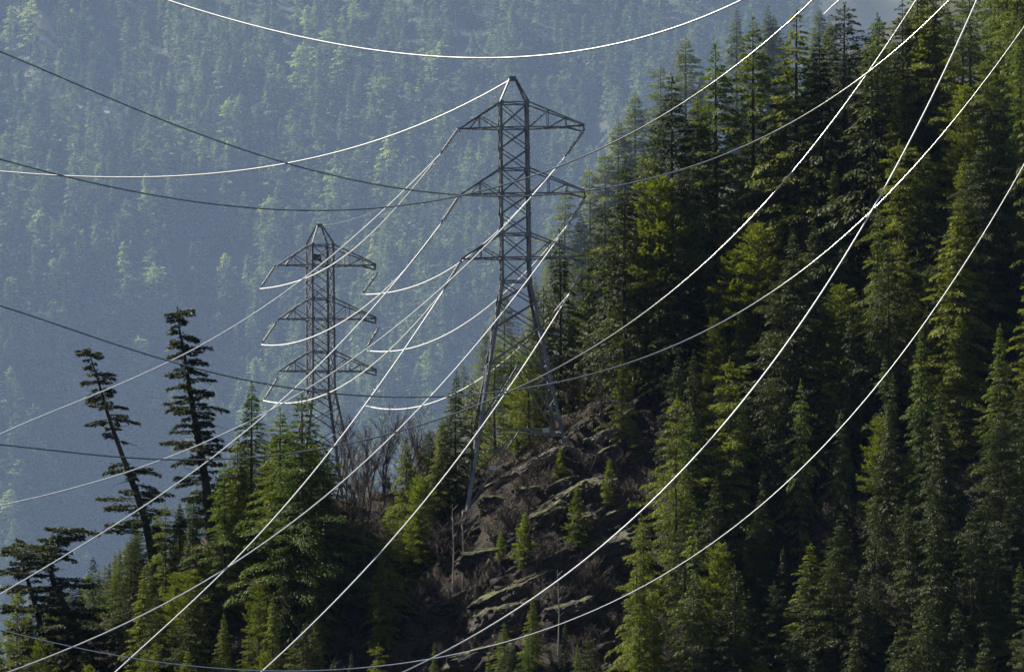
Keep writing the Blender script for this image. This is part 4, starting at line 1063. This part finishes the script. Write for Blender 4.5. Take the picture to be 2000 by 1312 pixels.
# snow patch and pale crag
def patch_obj(name, px, py, w_, h_, m_, lab, cat, seed):
    c = far_hit(px, py); rng = RS(seed); mb = MB(); W = w_ / F * c.y / 2; H = h_ / F * c.y / 2
    n = 22; V = [(0, -6, 0.0)]; 
    ring = []
    for rr, off in ((0.55, -5.0), (1.0, 2.0)):
        for i in range(n):
            a = 6.283 * i / n; k = rr * (1 + 0.28 * rng.randn()); V.append((math.cos(a) * W * k, off + math.sin(a) * H * k, math.sin(a) * H * k))
    fs = [(0, 1 + i, 1 + (i + 1) % n) for i in range(n)]
    f4 = [(1 + i, 1 + n + i, 1 + n + (i + 1) % n, 1 + (i + 1) % n) for i in range(n)]
    me = bpy.data.meshes.new(name); me.from_pydata(V, [], fs + f4); me.materials.append(m_); me.update()
    o = link(name, me); o.location = c; tag(o, lab, cat)
patch_obj('snow_patch', 1326, 154, 26, 8, M['snow'], 'small bright patch of snow on the far slope beside the tall layered fir', 'snow', 3)
patch_obj('crag', 1412, 70, 18, 44, M['palerock'], 'pale blue-grey crag on the far slope near the top, above the firs', 'crag', 4)
patch_obj('crag', 1285, 160, 46, 34, M['palerock'], 'faint pale crag on the far slope left of the snow patch', 'crag', 5)

# ------------------------------------------------------------------ labels for the firs not described by hand
def region(px, py):
    if px < 230: return 'in the bottom left corner under the old trees'
    if px < 520: return 'on the left knoll below the straight old fir'
    if px < 720: return 'around the big dark fir on the left knoll'
    if px < 1240: return 'along the foot of the rocky slope' if py > 1000 else 'on the ridge around the nearer tower'
    if px < 1420:
        return 'on the ridge right of the tower' if py < 500 else ('just right of the open rocks' if py < 900 else 'low beside the open rocks')
    if px < 1700:
        return 'high in the stand left of the cable crossing' if py < 420 else ('in the middle of the dense slope' if py < 850 else 'in the black shade near the conical fir')
    if py < 300: return 'in the top right corner'
    return 'between the two lowest cables at the right' if py < 700 else 'in the shaded lower right stand'
SHP = dict(slender='slender fir', broad='broad fir', shaggy='shaggy fir', round='bushy conifer', sparse='thin gappy fir', young='young fir')
bk = {}
for t in NEAR:
    if t['lab']: continue
    p = t['p']; tx, ty = proj((p.x, p.y, p.z + t['H'] * 0.8)); sz = 'tall' if t['H'] > 16.5 else ('medium' if t['H'] > 12 else 'small')
    bk.setdefault((sz, SHP[t['shape']], region(tx, ty)), []).append((tx, t['o']))
def spread(bk, cat, grp):
    for (sz, sh, rg), L in bk.items():
        L.sort(key=lambda q: q[0])
        for i, (x, o) in enumerate(L):
            if len(L) == 1: lab = f'only {sz} {sh} {rg}'
            elif i == 0: lab = f'leftmost {sz} {sh} {rg}'
            elif i == len(L) - 1: lab = f'rightmost {sz} {sh} {rg}'
            else: lab = f'{ORD[i]} {sz} {sh} from left {rg}'
            tag(o, lab, cat, grp)
spread(bk, 'conifer', 'firs of the dense stands')
bk = {}
for (px, py, o, H) in FT:
    v = 'upper' if py < 220 else ('middle' if py < 500 else 'lower')
    rg = ('at the left of' if px < 280 else ('in the centre-left of' if px < 560 else 'behind the towers on')) + f' the {v} far slope'
    bk.setdefault(('big' if H >= 46 else 'smaller', 'sunlit conifer', rg), []).append((px, o))
spread(bk, 'conifer', 'sunlit conifers on the far slope')
bk = {}
for (o, k, p, s) in BT:
    px, py = proj(p)
    rg = 'left of the lone sunlit fir' if px < 790 else ('right of the lone sunlit fir' if px < 900 else ('under the nearer tower' if px < 1100 and py < 1000 else ('on the rocks right of the tower' if py < 1000 else ('in the brown gap of the dense stand' if px > 1400 else 'low on the rocky slope'))))
    if px > 1400: rg = 'in the brown gap of the dense stand'
    if py > 1150 and px < 1400: rg = 'at the shaded slope foot'
    sz = ('taller' if s > (0.7 if k == 'tree' else 0.9) else 'lower')
    bk.setdefault((sz, 'bare ' + k, rg), []).append((px, o))
spread(bk, 'bare tree', 'leafless trees and shrubs')
for (o, k, p, s) in BT: o['category'] = 'bare tree' if k == 'tree' else 'shrub'
